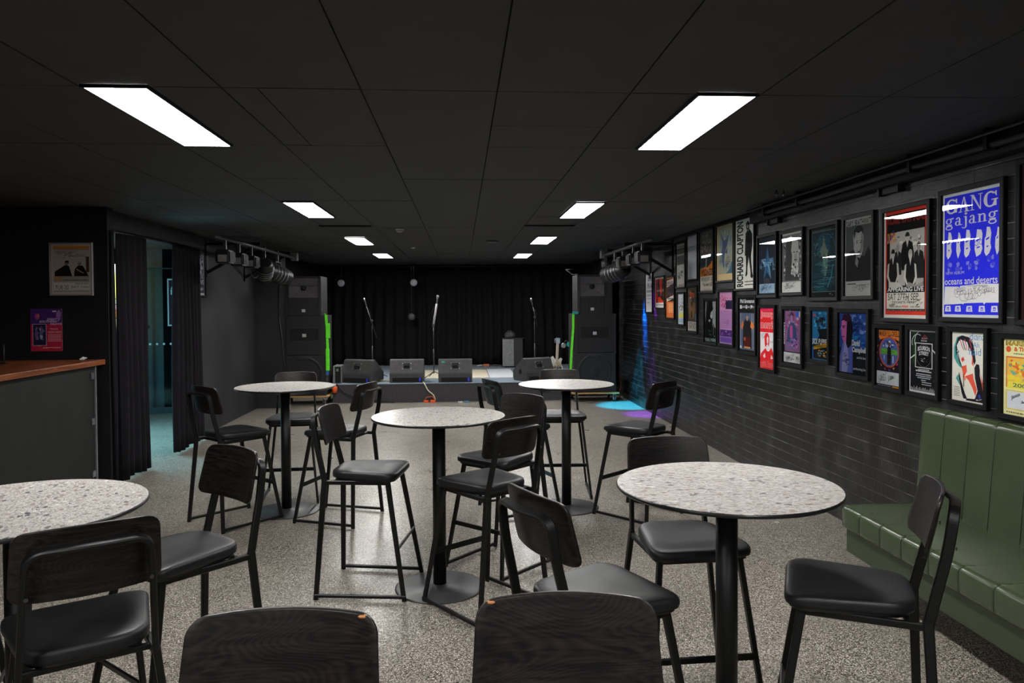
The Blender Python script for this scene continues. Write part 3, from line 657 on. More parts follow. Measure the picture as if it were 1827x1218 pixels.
def badge(b, x, y, z, s=.03): b.box(x-s*.6, x+s*.6, y-.006, y, z-s*.5, z+s*.5, M_silver)
def speaker_cab(kind, label, loc, w_, h_, d_=.62):
    t = thing('speaker_cabinet', label, 'speaker', loc, 0, 'stage speaker stacks')
    X = w_/2
    if kind == 'horn':
        def body(b):
            b.bbox(-X, X, .02, d_, 0, h_, M_box, .01); b.box(-X, -X+.045, 0, .03, 0, h_, M_box); b.box(X-.045, X, 0, .03, 0, h_, M_box)
            b.box(-X, X, 0, .03, h_-.03, h_, M_box); b.box(-X, X, 0, .03, 0, .02, M_box); b.box(-X+.04, X-.04, 0, .03, h_*.40, h_*.44, M_box)
        one('cabinet', body, parent=t)
        def horn(b):
            x1, z0, z1 = X-.05, h_*.45, h_-.035; a = (.07, (z0+z1)/2-.06, (z0+z1)/2+.06)
            V = [(-x1, .0, z0), (x1, .0, z0), (x1, .0, z1), (-x1, .0, z1), (-a[0], .018, a[1]), (a[0], .018, a[1]), (a[0], .018, a[2]), (-a[0], .018, a[2])]
            b.add(V, [(0, 1, 5, 4), (1, 2, 6, 5), (2, 3, 7, 6), (3, 0, 4, 7), (4, 5, 6, 7)], mat('grey_horn', (.075, .068, .072), .45))
            for s in (-1, 1): b.box(s*x1-.004, s*x1+.004, -.01, .01, z0, z1, M_horn)
            b.lathe([(.05, 0), (.03, .02), (.01, .03)], M_grille, 20, T=Matrix.Translation((0, .018, (z0+z1)/2)) @ Matrix.Rotation(PI/2, 4, 'X'))
            b.box(-x1, x1, -.004, .004, (z0+z1)/2-.006+.04, (z0+z1)/2+.006+.04, M_horn)
        one('horn_flare', horn, parent=t)
        def gr(b):
            b.box(-X+.05, X-.05, .0, .02, .02, h_*.40, M_grille); b.box(-.10, -.09, -.004, .0, .02, h_*.4, M_box); b.box(.10, .11, -.004, 0, .02, h_*.4, M_box)
        one('grille', gr, parent=t)
        one('badge', lambda b: badge(b, 0, 0, h_*.12, .05), parent=t)
    elif kind == 'mid':
        def body(b):
            b.bbox(-X, X, .015, d_, 0, h_, M_box, .01)
            for s in (-1, 1): b.box(s*X-s*.07 if s < 0 else X-.07, s*X if s > 0 else -X+.07, 0, .02, 0, h_, M_box)
        one('cabinet', body, parent=t)
        def gr(b):
            b.box(-X+.07, X-.07, -.002, .018, .01, h_*.38, M_grille); b.box(-X+.07, X-.07, -.002, .018, h_*.66, h_-.01, M_grille)
            b.box(-X+.07, -X+.13, -.002, .018, h_*.38, h_*.66, M_grille); b.box(X-.13, X-.07, -.002, .018, h_*.38, h_*.66, M_grille)
        one('grille', gr, parent=t)
        one('port', lambda b: b.box(-X+.13, X-.13, .012, .016, h_*.38, h_*.66, M_gap), parent=t)
        one('badge', lambda b: badge(b, 0, .005, h_*.5, .055), parent=t)
    else:
        one('cabinet', lambda b: b.bbox(-X, X, .01, d_, 0, h_, M_box, .012), parent=t)
        R = .40*min(w_, h_)
        def cone(b):
            T = Matrix.Translation((0, .006, h_*.52)) @ Matrix.Rotation(PI/2, 4, 'X')
            b.lathe([(R+.02, 0), (R+.015, .012), (R, .006), (R*.9, -.0), (R*.35, -.003), (R*.3, .004), (.02, .012)], M_grille, 40, T=T)
        one('woofer', cone, parent=t)
        one('ring', lambda b: b.lathe([(R+.035, 0), (R+.035, .010), (R+.022, .012), (R+.022, 0)], M_horn, 40, T=Matrix.Translation((0, .006, h_*.52)) @ Matrix.Rotation(PI/2, 4, 'X'), caps=False), parent=t)
        one('badge', lambda b: badge(b, 0, -.004, h_*.16, .05), parent=t)
        one('handle', lambda b: b.bbox(-.06, .06, -.004, .012, h_-.06, h_-.03, M_horn, .003), parent=t)
    for sx in (-1, 1):
        for z in (0, h_):
            one('corner_cap', lambda b: b.box(X-.025 if sx > 0 else -X-.002, X+.002 if sx > 0 else -X+.025, -.002, .03, max(0, z-.025), min(h_, z+.025), M_horn), parent=t)
        one('side_rail', lambda b: (b.box(X if sx > 0 else -X-.004, X+.004 if sx > 0 else -X, .04, .08, .06, h_-.06, M_horn), [b.lathe([(.012, 0), (.012, .008)], M_steel, 8, T=Matrix.Translation((sx*X, .06, h_*z)) @ Matrix.Rotation(sx*PI/2, 4, 'Y')) for z in (.15, .4, .65, .9)]), parent=t)
    return t
speaker_cab('sub', 'bottom cabinet of the left speaker stack, large round woofer, on a dolly', (-2.72, 13.22, .165), .74, .70)
speaker_cab('mid', 'middle cabinet of the left speaker stack, green strap beside it', (-2.72, 13.22, .867), .74, .69)
speaker_cab('horn', 'top cabinet of the left speaker stack with a square horn', (-2.73, 13.24, 1.559), .60, .68)
speaker_cab('sub', 'bottom cabinet of the right speaker stack, large round woofer, on a dolly', (2.36, 13.50-.32, .165), .76, .70)
speaker_cab('mid', 'middle cabinet of the right speaker stack, lime strap beside it', (2.36, 13.18, .867), .76, .69)
speaker_cab('horn', 'top cabinet of the right speaker stack with a square horn', (2.32, 13.2, 1.559), .53, .69)
def dolly(label, loc, w_):
    t = thing('speaker_dolly', label, 'dolly', loc, 0, 'plywood dollies under the speaker stacks')
    one('board', lambda b: b.bbox(-w_/2, w_/2, 0, .66, .142, .163, mat('plywood_edge', lin('#a5814f'), .6), .004), parent=t)
    for sx in (-1, 1):
        for y in (.07, .58):
            x = sx*(w_/2-.08)
            k = one('castor', lambda b: b.lathe([(.042, -.014), (.045, -.012), (.045, .012), (.042, .014)], M_rubber, 20, T=Matrix.Translation((x, y, .046)) @ Matrix.Rotation(PI/2, 4, 'Y')), parent=t)
            def fork(b):
                b.box(x-.035, x+.035, y-.035, y+.035, .128, .142, M_steel)
                for s in (-1, 1): b.box(x+s*.020-.003, x+s*.020+.003, y-.022, y+.022, .045, .13, M_steel)
                b.lathe([(.018, -.024), (.018, .024)], mat('blue_castor_hub', (.12, .25, .35), .4), 12, T=Matrix.Translation((x, y, .046)) @ Matrix.Rotation(PI/2, 4, 'Y'))
            one('fork', fork, parent=k)
dolly('plywood dolly on castors under the left speaker stack', (-2.72, 13.14, 0), .83)
dolly('plywood dolly on castors under the right speaker stack', (2.36, 13.08, 0), .84)
# straps
t = thing('ratchet_strap', 'bright green ratchet strap hanging on the left speaker stack', 'strap')
def st1(b):
    b.sweep([(-2.34, 13.20, 1.565), (-2.325, 13.195, 1.30), (-2.315, 13.19, .95), (-2.325, 13.19, .52)], rect(.045, .004), M_lime, up=(0, 1, 0))
    b.bbox(-2.345, -2.27, 13.17, 13.20, 1.16, 1.42, M_lime, .01); b.bbox(-2.35, -2.285, 13.17, 13.2, .60, .98, M_lime, .012)
one('webbing', st1, parent=t)
one('top_loop', lambda b: b.tube([(-2.37, 13.22, 1.57), (-2.36, 13.20, 1.585), (-2.34, 13.2, 1.57)], .01, M_lime), parent=t)
one('blue_tail', lambda b: b.bbox(-2.34, -2.30, 13.17, 13.19, .52, .60, mat('blue_webbing', lin('#2050b0'), .6), .006), parent=t)
t = thing('ratchet_strap', 'lime strap slanting down the right speaker stack', 'strap')
one('webbing', lambda b: b.sweep([(1.975, 13.165, 1.57), (1.965, 13.12, 1.3), (1.93, 13.10, .9), (1.905, 13.10, .42)], rect(.040, .004), M_lime, up=(0, 1, 0)), parent=t)
one('ratchet', lambda b: b.bbox(1.96, 2.06, 13.14, 13.175, 1.553, 1.60, mat('teal_ratchet', lin('#1f8f86'), .4), .006), parent=t)
t = thing('speaker_bracket', 'bent silver bracket on top of the right speaker stack', 'bracket')
one('arm', lambda b: b.tube([(1.98, 13.3, 2.26), (1.86, 13.3, 2.345), (1.86, 13.3, 2.35), (2.0, 13.3, 2.352)], .009, M_steel), parent=t)
one('foot', lambda b: b.box(1.97, 2.06, 13.22, 13.32, 2.25, 2.262, M_steel), parent=t)

# wedge monitors
def wedge(label, loc, rz, blue_side=True, green=False, teal=False):
    t = thing('stage_monitor', label, 'stage monitor', loc, rz, 'wedge monitors along the stage front')
    w_ = .305; P = [(0, 0), (0, .17), (.10, .40), (.16, .42), (.47, .18), (.47, .05), (.43, 0)]
    def body(b):
        n = len(P); a = [Vector((-w_, p[0], p[1])) for p in P]; c = [Vector((w_, p[0], p[1])) for p in P]
        bm = bmesh.new(); A = [bm.verts.new(v) for v in a]; Cc = [bm.verts.new(v) for v in c]
        bm.faces.new(A); bm.faces.new(Cc[::-1])
        for i in range(n): bm.faces.new((A[i], Cc[i], Cc[(i+1) % n], A[(i+1) % n]))
        bmesh.ops.bevel(bm, geom=bm.edges[:], offset=.008, segments=2, affect='EDGES'); b.frombm(bm, M_wedge); bm.free()
    one('cabinet', body, parent=t)
    T = Matrix.Translation((0, .056, .295)) @ Matrix.Rotation(-math.atan2(.10, .23), 4, 'X')
    one('handle_recess', lambda b: b.bbox(-.055, .055, -.008, .004, -.045, .045, M_gap, .012, T), parent=t)
    one('handle', lambda b: b.tube([T @ Vector(p) for p in [(-.055, -.012, -.0), (-.03, -.02, .012), (.03, -.02, .012), (.055, -.012, 0)]], .009, M_horn), parent=t)
    for sx in (-1, 1):
        for sz in (-1, 1): one('screw', lambda b: b.lathe([(.006, -.002), (.006, .004)], M_silver, 8, T=T @ Matrix.Translation((sx*.075, -.004, sz*.05)) @ Matrix.Rotation(PI/2, 4, 'X')), parent=t)
    one('connector_panel', lambda b: b.box(-w_+.05, w_-.03, -.004, .002, .015, .09, M_gap), parent=t)
    one('power_socket', lambda b: b.bbox(w_-.085, w_-.05, -.012, 0, .02, .085, mat('blue_connector', lin('#2a3fd0'), .4), .004), parent=t)
    one('scuff_line', lambda b: b.box(-w_+.02, w_-.02, -.0035, .001, .158, .163, mat('scuffed_edge', (.10, .10, .10), .7)), parent=t)
    if teal: one('tape', lambda b: b.bbox(-.25, -.19, -.004, .002, .06, .09, mat('teal_tape', lin('#139a7d'), .5), .001, T), parent=t)
    if green: one('green_mark', lambda b: b.box(w_-.03, w_-.015, -.004, .002, .04, .09, mat('green_mark', (.02, .4, .25), .5), T), parent=t)
    return t
M_wedge = mat('wedge_textured_paint', (.046, .045, .046), .6, var=.2, scale=12, bump=.5, bscale=200)
wedge('leftmost stage monitor wedge, turned slightly, beside the grey road case', (-1.90, 13.62, .334), -.42)
wedge('second stage monitor wedge from the left, left of the centre microphone', (-.99, 13.58, .334), 0)
wedge('third stage monitor wedge with a teal tape mark, right of the centre microphone', (-.115, 13.52, .334), 0, teal=True)
t = wedge('rightmost stage monitor wedge, side towards the viewer, beside the guitar', (1.44, 13.62, .334), .50)
one('side_port', lambda b: b.lathe([(.05, 0), (.05, .004), (.03, .006)], M_gap, 20, T=Matrix.Translation((-.303, .22, .17)) @ Matrix.Rotation(-PI/2, 4, 'Y')), parent=t)

# microphones on stands
def mic_stand(label, loc, h, boom_a, boom_b, thick=False, light=False):
    """h pivot height; boom_a = tail (dx,dz), boom_b = mic end (dx,dz) relative to the pivot"""
    t = thing('microphone_stand', label, 'microphone stand', loc, 0, 'microphone stands on the stage')
    M_p = mat('pale_silver_boom', (.42, .43, .45), .4) if light else M_metal2
    one('pole', lambda b: (b.tube([(0, 0, .09), (0, 0, h*.55)], .011, M_metal2), b.tube([(0, 0, h*.55), (0, 0, h)], .008, M_metal2)), parent=t)
    for k in range(3):
        a = PI*.5+k*2*PI/3+.35
        one('leg', lambda b: b.tube([(0, 0, .13), (.30*math.cos(a), .30*math.sin(a), .008)], .008, M_metal2), parent=t)
    A = Vector((boom_a[0], .0, h+boom_a[1])); B = Vector((boom_b[0], -.05, h+boom_b[1])); d = (B-A).normalized()
    bo = one('boom', lambda b: b.tube([A, B-d*.16], .019 if light else .008, M_p), parent=t)
    one('knob', lambda b: b.lathe([(.022, -.02), (.025, 0), (.02, .02)], M_metal2, 14, T=Matrix.Translation((0, -.02, h)) @ Matrix.Rotation(PI/2, 4, 'X')), parent=t)
    q = Vector((0, 0, 1)).rotation_difference(d).to_matrix().to_4x4()
    mc = one('microphone', lambda b: b.lathe([(.011, 0), (.013, .02), (.018, .11), (.020, .125)], M_steel if light else M_horn, 14, T=Matrix.Translation(B-d*.17) @ q), parent=t)
    one('mesh_head', lambda b: b.lathe([(.019, .122), (.026, .135), (.027, .155), (.018, .172), (.004, .178)], M_steel, 16, T=Matrix.Translation(B-d*.17) @ q), parent=mc)
    one('cable', lambda b: b.tube([B-d*.18, B-d*.2+Vector((-.05 if light else .04, 0, -.05)), B-d*.30+Vector((-.07 if light else .05, 0, -.02)), B-d*.42+Vector((-.02, 0, 0)), (0, .015, h*.8), (.012, -.01, h*.5), (.02, -.02, .2)], .005, M_rubber, 6), parent=t)
    return t
M_metal2 = mat('satin_black_stand', (.045, .045, .05), .35, .4)
mic_stand('left microphone boom stand behind the leftmost wedges', (-1.74, 14.8, .334), 1.43-.334, (.09, -.34), (-.15, .44))
mic_stand('centre microphone stand with silver boom between two wedges', (-.53, 14.35, .334), 1.345-.334, (-.005, -.03), (.09, .565), light=True)
mic_stand('right microphone boom stand in front of the black backdrop', (1.445, 14.8, .334), 1.475-.334, (.06, -.19), (-.075, .375))

# mats and boards on stage
one('floor_mat', lambda b: b.bbox(-.82, .52, 14.3, 16.1, .334, .342, mat('cream_mat', lin('#c9bfa9'), .8), .003), 'cream mat on the stage floor behind the centre microphone', 'mat')
one('white_board', lambda b: b.bbox(.535, 1.04, 14.24, 16.1, .334, .350, mat('white_board', lin('#c8ccd2'), .5), .003), 'white board lying flat on the stage right of the cream mat', 'board')
# amplifier with a bag on top
t = thing('amplifier', 'tall grey-sided amplifier cabinet at the back of the stage', 'amplifier', (1.06, 16.62, .334), -.25)
one('cabinet', lambda b: b.bbox(-.15, .30, 0, .34, .02, .64, M_box, .01), parent=t)
one('side_panel', lambda b: b.bbox(-.155, .10, -.008, .004, .03, .63, mat('worn_grey_tolex', (.16, .165, .17), .6, var=.25, scale=25), .004), parent=t)
one('top_edge', lambda b: b.box(-.17, .32, -.02, .35, .635, .65, M_horn), parent=t)
for x in (-.1, .25): one('foot', lambda b: b.lathe([(.02, 0), (.02, .02)], M_rubber, 12, T=Matrix.Translation((x, .04, 0))), parent=t)
def lump(b, c, r, m, seed, n=3):
    random.seed(seed); bm = bmesh.new(); bmesh.ops.create_icosphere(bm, subdivisions=n, radius=1)
    from mathutils import noise
    for v in bm.verts:
        k = 1+.35*noise.noise(v.co*2.3+Vector((seed, 0, 0))); z = max(-.55, v.co.z*k)
        v.co = Vector((c[0]+v.co.x*k*r[0], c[1]+v.co.y*k*r[1], c[2]+z*r[2]))
    b.frombm(bm, m, smooth=True); bm.free()
M_bagm = mat('dark_bag_fabric', (.05, .052, .06), .7, var=.4, scale=20, bump=.4, bscale=60)
t = thing('bag', 'crumpled dark bag on top of the stage amplifier', 'bag', (1.08, 16.78, .984+.055))
one('bag_body', lambda b: lump(b, (0, 0, 0), (.115, .09, .10), M_bagm, 7), parent=t)
one('bag_strap', lambda b: b.tube([(-.08, -.02, .03), (-.05, -.03, .10), (.03, -.03, .11), (.08, -.02, .03)], .008, M_horn), parent=t)
# pedal, cable coil
t = thing('effects_pedal', 'small orange and white pedal on the stage floor near the backdrop', 'pedal', (.55, 17.0, .334))
one('pedal_body', lambda b: b.bbox(-.07, .07, -.05, .05, 0, .055, mat('orange_enamel', lin('#a85a3c'), .4), .008), parent=t)
one('white_plug', lambda b: b.tube([(-.08, -.02, .03), (-.14, -.04, .03), (-.20, -.03, .015)], .012, M_white), parent=t)
one('cable_tail', lambda b: b.tube([(.07, 0, .02), (.16, .03, .01), (.26, -.02, .01), (.30, .02, .01)], .008, M_rubber), parent=t)
def coil(b):
    for k in range(4): b.tube([(.09*math.cos(a)*(1+.1*k), .07*math.sin(a), .012+.016*k+.006*math.sin(3*a+k)) for a in [i*PI/9 for i in range(18)]], .009, mat('blue_black_cable', (.04, .06, .14), .5), 6, closed=True)
one('cable_coil', coil, 'coil of blue-black cable beside the stage amplifier', 'cable', loc=(1.42, 16.4, .334))
# guitar on stand
t = thing('electric_guitar', 'white electric guitar leaning on its stand beside the right speaker stack', 'guitar', (1.80, 14.25, .334), .25)
def gbody(b):
    P = [(0, 0), (.10, .02), (.155, .09), (.15, .17), (.10, .22), (.11, .28), (.13, .34), (.09, .36), (.045, .31), (-.04, .31), (-.10, .38), (-.14, .35), (-.11, .26), (-.12, .20), (-.17, .13), (-.155, .05), (-.08, .01)]
    T = Matrix.Translation((0, 0, .06)) @ Matrix.Rotation(.12, 4, 'Y') @ Matrix.Rotation(-.18, 4, 'X')
    b.prism([(x*.85, z*.9) for x, z in P], -.02, .02, mat('white_guitar_lacquer', lin('#d5d3cd'), .25), T)
    b.prism([(.02, .10), (.09, .10), (.10, .2), (.03, .25), (-.04, .22)], -.026, -.021, mat('pickguard', lin('#b9a58c'), .4), T)
one('body', gbody, parent=t)
TG = Matrix.Translation((0, 0, .06)) @ Matrix.Rotation(.12, 4, 'Y') @ Matrix.Rotation(-.18, 4, 'X')
nk = one('neck', lambda b: b.box(-.022, .022, -.028, -.005, .24, .60, mat('maple_neck', lin('#b9b0a2'), .4), TG), parent=t)
one('headstock', lambda b: (b.box(-.035, .045, -.024, -.006, .60, .70, mat('pale_headstock', lin('#9fb3c2'), .4), TG), [b.lathe([(.01, 0), (.01, .03)], M_steel, 8, T=TG @ Matrix.Translation((-.035, -.015, .61+.03*k)) @ Matrix.Rotation(-PI/2, 4, 'Y')) for k in range(3)]), parent=nk)
def gst(b):
    b.tube([(-.12, -.08, .01), (0, .06, .34), (.12, -.08, .01)], .009, M_metal2); b.tube([(0, .06, .34), (0, .22, .01)], .009, M_metal2)
    for s in (-1, 1): b.tube([(s*.06, .02, .10), (s*.07, -.07, .08), (s*.07, -.09, .12)], .009, M_metal2)
tag(one('guitar_stand', gst, loc=(1.80, 14.25, .334), rz=.25), 'black folding stand holding the white electric guitar', 'guitar stand')
t = thing('equipment_crate', 'pale crate of leads and small gear at the foot of the white guitar', 'crate', (1.74, 13.95, .334))
def cr(b):
    for k in range(2): b.bbox(-.15, .15, -.09, .09, .02+.075*k, .07+.075*k, mat('grey_blue_plastic', lin('#6f7f8c'), .45), .006)
one('crate_body', cr, parent=t)
one('white_label', lambda b: b.box(-.13, .0, -.094, -.090, .10, .14, M_white), parent=t)
one('crate_gear', lambda b: [lump(b, (dx, 0, .17+dz), (.05, .05, .05), mm, sd, 2) for dx, dz, mm, sd in ((-.09, .02, M_bagm, 3), (-.02, .05, mat('tan_case', lin('#8a7a6a'), .6), 4), (.08, .02, M_horn, 5))], parent=t)
t = thing('teal_headphones', 'small teal and silver item hanging by the right speaker stack above the guitar', 'headphones', (1.95, 13.75, .97))
one('silver_cup', lambda b: b.lathe([(.045, -.02), (.05, 0), (.04, .02)], M_steel, 16, T=Matrix.Translation((-.07, 0, 0)) @ Matrix.Rotation(PI/2, 4, 'X')), parent=t)
one('teal_cup', lambda b: b.lathe([(.045, -.02), (.05, 0), (.04, .02)], mat('teal_enamel', lin('#2aa596'), .35), 16, T=Matrix.Translation((.035, 0, .02)) @ Matrix.Rotation(PI/2, 4, 'X')), parent=t)
one('band', lambda b: b.tube([(-.07, 0, .03), (-.03, 0, .09), (.03, 0, .07)], .008, M_metal2), parent=t)
t['category'] = 'headphones'; t.name = 'headphones'
# road case left of the first wedge
t = thing('road_case', 'narrow grey road case with metal corners between the left stack and the first wedge', 'road case', (-2.20, 13.55, .334))
one('case_body', lambda b: b.bbox(-.08, .06, 0, .45, 0, .31, mat('grey_case_laminate', (.17, .17, .175), .5, var=.3, scale=20), .006), parent=t)
one('case_edging', lambda b: [b.box(x-.008, x+.008, -.006, .456, 0, .316, M_steel) for x in (-.08, .06)], parent=t)
one('latch', lambda b: b.bbox(-.03, .01, -.012, 0, .22, .27, M_steel, .004), parent=t)
one('dark_lid', lambda b: b.box(-.05, .045, -.008, -.002, .02, .30, M_gap), parent=t)
# cables and plugs
def cable(name, label, pts, r, m, seg=7):
    return tag(one(name, lambda b: b.tube(path_round(pts, .12, 5), r, m, seg)), label, 'cable')
cable('power_cable', 'cream power cable running down the stage front below the second wedge', [(-.70, 13.60, .345), (-.665, 13.415, .335), (-.60, 13.40, .20), (-.50, 13.40, .13), (-.47, 13.39, .03)], .011, mat('cream_cable', lin('#cfc3a8'), .5))
t = thing('power_plug', 'orange power plugs on the floor at the foot of the stage', 'plug', (-.56, 13.37, 0))
one('plug_body', lambda b: (b.bbox(-.11, -.03, -.03, .03, 0, .04, mat('orange_plastic', lin('#e0561e'), .45), .008), b.bbox(.0, .09, -.03, .03, 0, .045, mat('orange_plastic', lin('#e0561e'), .45), .008)), parent=t)
one('orange_lead', lambda b: b.tube([(-.12, 0, .02), (-.06, .03, .09), (.03, .03, .10), (.09, 0, .03)], .009, mat('orange_lead', lin('#a05020'), .5)), parent=t)
t = thing('power_plug', 'orange plug hanging on the stage front corner beside the left speaker stack', 'plug', (-2.24, 13.40, .19))
one('plug_body', lambda b: b.lathe([(.035, 0), (.045, .05), (.045, .11)], mat('orange_plastic', lin('#e0561e'), .45), 16), parent=t)
one('cable_gland', lambda b: b.lathe([(.02, .11), (.025, .16)], M_white, 12, T=Matrix.Translation((.0, 0, .0))), parent=t)
cable('stage_cable', 'black cable drooping across the left of the stage front', [(-2.2, 13.42, .34), (-2.1, 13.41, .20), (-1.8, 13.40, .09), (-1.4, 13.40, .03), (-1.2, 13.38, .012)], .011, M_rubber)
cable('stage_cable', 'yellow tipped lead on the stage between the first two wedges', [(-1.55, 13.85, .345), (-1.42, 13.80, .36), (-1.30, 13.75, .345)], .012, mat('olive_lead', lin('#8f8a50'), .5))
cable('stage_cable', 'brown and black leads tangled by the right dolly at the brick wall', [(2.86, 13.5, .5), (2.88, 13.4, .25), (2.80, 13.3, .1), (2.9, 13.2, .012)], .010, mat('brown_lead', lin('#5f3322'), .5))
tag(one('plastic_scrap', lambda b: (b.bbox(-.10, -.02, -.015, .015, 0, .02, M_white, .005), b.bbox(.01, .10, -.015, .015, 0, .025, mat('blue_scrap', lin('#3f7fa8'), .5), .006)), loc=(.03, 13.30, 0)), 'small white and blue plastic scraps on the floor at the stage foot', 'litter')
# hanging lamps above the stage
def hang(label, x, y, z, drop, dim=False):
    t = thing('hanging_lamp', label, 'stage light', (x, y, z), 0, 'small round lamps hanging over the stage')
    M_l = mat('frosted_lens_dim', (.05, .05, .055), .4) if dim else mat('frosted_lens', (.42, .42, .47), .35)
    T = Matrix.Rotation(PI/2, 4, 'X')
    one('lamp_can', lambda b: b.lathe([(.05, -.16), (.075, -.10), (.088, 0), (.088, .012)], M_gap, 24, T=T), parent=t)
    one('lens', lambda b: b.lathe([(.080, .010), (.07, .018), (.03, .022)], M_l, 24, T=T), parent=t)
    one('hanger', lambda b: (b.tube([(0, .05, .09), (0, .05, drop)], .006, M_horn), b.bbox(-.012, .012, .035, .06, drop-.13, drop-.05, M_horn, .003)), parent=t)
hang('left round pale lamp hanging in front of the black backdrop', -2.64, 16.8, 2.223, CEIL-2.223)
hang('centre round pale lamp hanging in front of the black backdrop', -1.05, 16.8, 2.23, CEIL-2.23)
hang('dim grey lamp hanging lower below the centre pale lamp', -1.125, 17.1, 1.47, CEIL-1.47, True)

# ------------------------------------------------------------------ lighting bars at both walls
def par(label, loc, ax, r=.10, L=.34, m=None, bars=True):
    """par can hanging from a clamp; ax = axis direction"""
    t = thing('par_can', label, 'stage light', loc, 0, 'par cans and floods on the stage lighting bars')
    q = Vector((0, 0, 1)).rotation_difference(Vector(ax).normalized()).to_matrix().to_4x4(); m = m or M_metal
    one('can', lambda b: b.lathe([(r*.55, -L*.55), (r*.8, -L*.5), (r*.95, -L*.2), (r, 0), (r, L*.45), (r*.96, L*.45), (r*.93, L*.1)], m, 24, T=q), parent=t)
    one('lens', lambda b: b.lathe([(r*.92, L*.30), (r*.5, L*.33)], M_horn, 20, T=q), parent=t)
    one('ribs', lambda b: [b.lathe([(r*1.0, z), (r*1.06, z+.006), (r*1.0, z+.012)], M_steelb, 24, T=q, caps=False) for z in (-L*.25, -L*.1, L*.05, L*.2)], parent=t)
    dz = 2.50-loc[2]
    def yk(b):
        for s in (-1, 1): b.box(-.02, .02, s*r*1.12-.004, s*r*1.12+.004, 0, dz*.6, M_horn)
        b.box(-.02, .02, -r*1.12, r*1.12, dz*.6-.004, dz*.6+.004, M_horn); b.box(-.018, .018, -.018, .018, dz*.6, dz+.05, M_horn)
    one('yoke', yk, parent=t)
    return t
M_steelb = mat('dull_ribs', (.12, .12, .125), .35, .6)
def flood(label, loc, sx):
    t = thing('flood_light', label, 'stage light', loc, 0, 'par cans and floods on the stage lighting bars')
    one('housing', lambda b: b.bbox(-.07, .07, -.10, .10, -.16, .0, M_metal, .01), parent=t)
    one('fins', lambda b: [b.box(-.085, .085, -.09+.03*k, -.08+.03*k, -.14, -.02, M_metal) for k in range(7)], parent=t)
    one('label_plate', lambda b: b.box(-.05, .05, -.106, -.10, -.14, -.06, mat('grey_label_plate', (.12, .11, .11), .5)), parent=t)
    one('clamp', lambda b: b.box(-.015, .015, -.015, .015, 0, 2.53-loc[2], M_horn), parent=t)
def rig(x, y0, y1, wx, by, label, lb2):
    t = thing('lighting_bar', label, 'lighting bar')
    one('bar', lambda b: b.tube([(x, y0, 2.515), (x, y1, 2.515)], .024, M_horn, 12), parent=t)
    one('bar_end', lambda b: b.bbox(x-.05, x+.05, y1-.02, y1+.10, 2.47, 2.60, mat('grey_end_box', (.10, .10, .10), .5), .008), parent=t)
    s = 1 if wx > 0 else -1
    for yy in (by, y1-.4):
        def br(b):
            b.sweep([(wx, yy, 2.18), (x+s*.02, yy, 2.55)], rect(.04, .03), M_metal, up=(0, 1, 0)); b.sweep([(wx, yy, 2.57), (x-s*.03, yy, 2.57)], rect(.04, .03), M_metal, up=(0, 1, 0))
            b.box(min(wx, wx-s*.012), max(wx, wx-s*.012), yy-.03, yy+.03, 2.12, 2.62, M_metal)
        one('wall_bracket', br, parent=t)
rig(-2.75, 8.6, 12.65, -3.44, 10.45, 'steel lighting bar on wall brackets along the left wall near the stage', '')
rig(2.32, 9.0, 12.1, 2.98, 10.46, 'steel lighting bar on wall brackets along the right wall near the stage', '')
par('large dark par can on the left lighting bar, nearest to the stage', (-2.75, 11.5, 2.20), (.45, .85, -.25), .13, .46)
par('par can on the left lighting bar, second from the stage', (-2.75, 10.75, 2.22), (-.3, .8, -.5), .12, .36)
flood('black flood light on the left lighting bar above the wall stain', (-2.75, 10.1, 2.38), 1)
flood('black flood light on the left lighting bar left of the bracket', (-2.75, 9.55, 2.38), 1)
flood('black flood light on the left lighting bar nearest to the doorway curtain', (-2.75, 9.0, 2.38), 1)
par('large par can on the right lighting bar, nearest to the stage', (2.32, 11.2, 2.20), (-.5, .8, -.2), .13, .46)
flood('black flood light on the right lighting bar, nearest to the stage', (2.32, 10.65, 2.40), -1)
flood('black flood light in the middle of the right lighting bar', (2.32, 10.0, 2.40), -1)
flood('black flood light on the right lighting bar, nearest to the viewer', (2.32, 9.5, 2.40), -1)
par('small par can casting cyan light on the floor by the right stack', (2.32, 12.0, 2.38), (.1, .2, -1), .06, .14)
par('small par can casting a blue stripe on the brick wall by the pale poster', (2.60, 12.22, 2.50), (.15, 0, -1), .05, .11)
par('small par can casting violet light on the wall beside the red and black poster', (2.60, 11.58, 2.50), (.15, 0, -1), .05, .11)
par('small par can casting violet light on the floor at the foot of the wall', (2.45, 11.80, 2.50), (.1, 0, -1), .05, .11)
par('small par can casting amber light beside the orange poster', (2.60, 10.95, 2.50), (.15, 0, -1), .05, .11)
cable('hanging_cable', 'thin black cable looping under the left lighting bar', [(-2.8, 10.1, 2.3), (-2.8, 10.3, 2.10), (-2.8, 10.6, 2.12), (-2.8, 10.8, 2.3)], .006, M_rubber)
cable('hanging_cable', 'dark cable running down the pillar beside the left speakers', [(-3.05, 12.88, 2.3), (-3.06, 12.88, 1.5), (-3.02, 12.88, 1.2), (-3.0, 12.9, .9), (-2.98, 12.95, .6)], .008, M_horn)

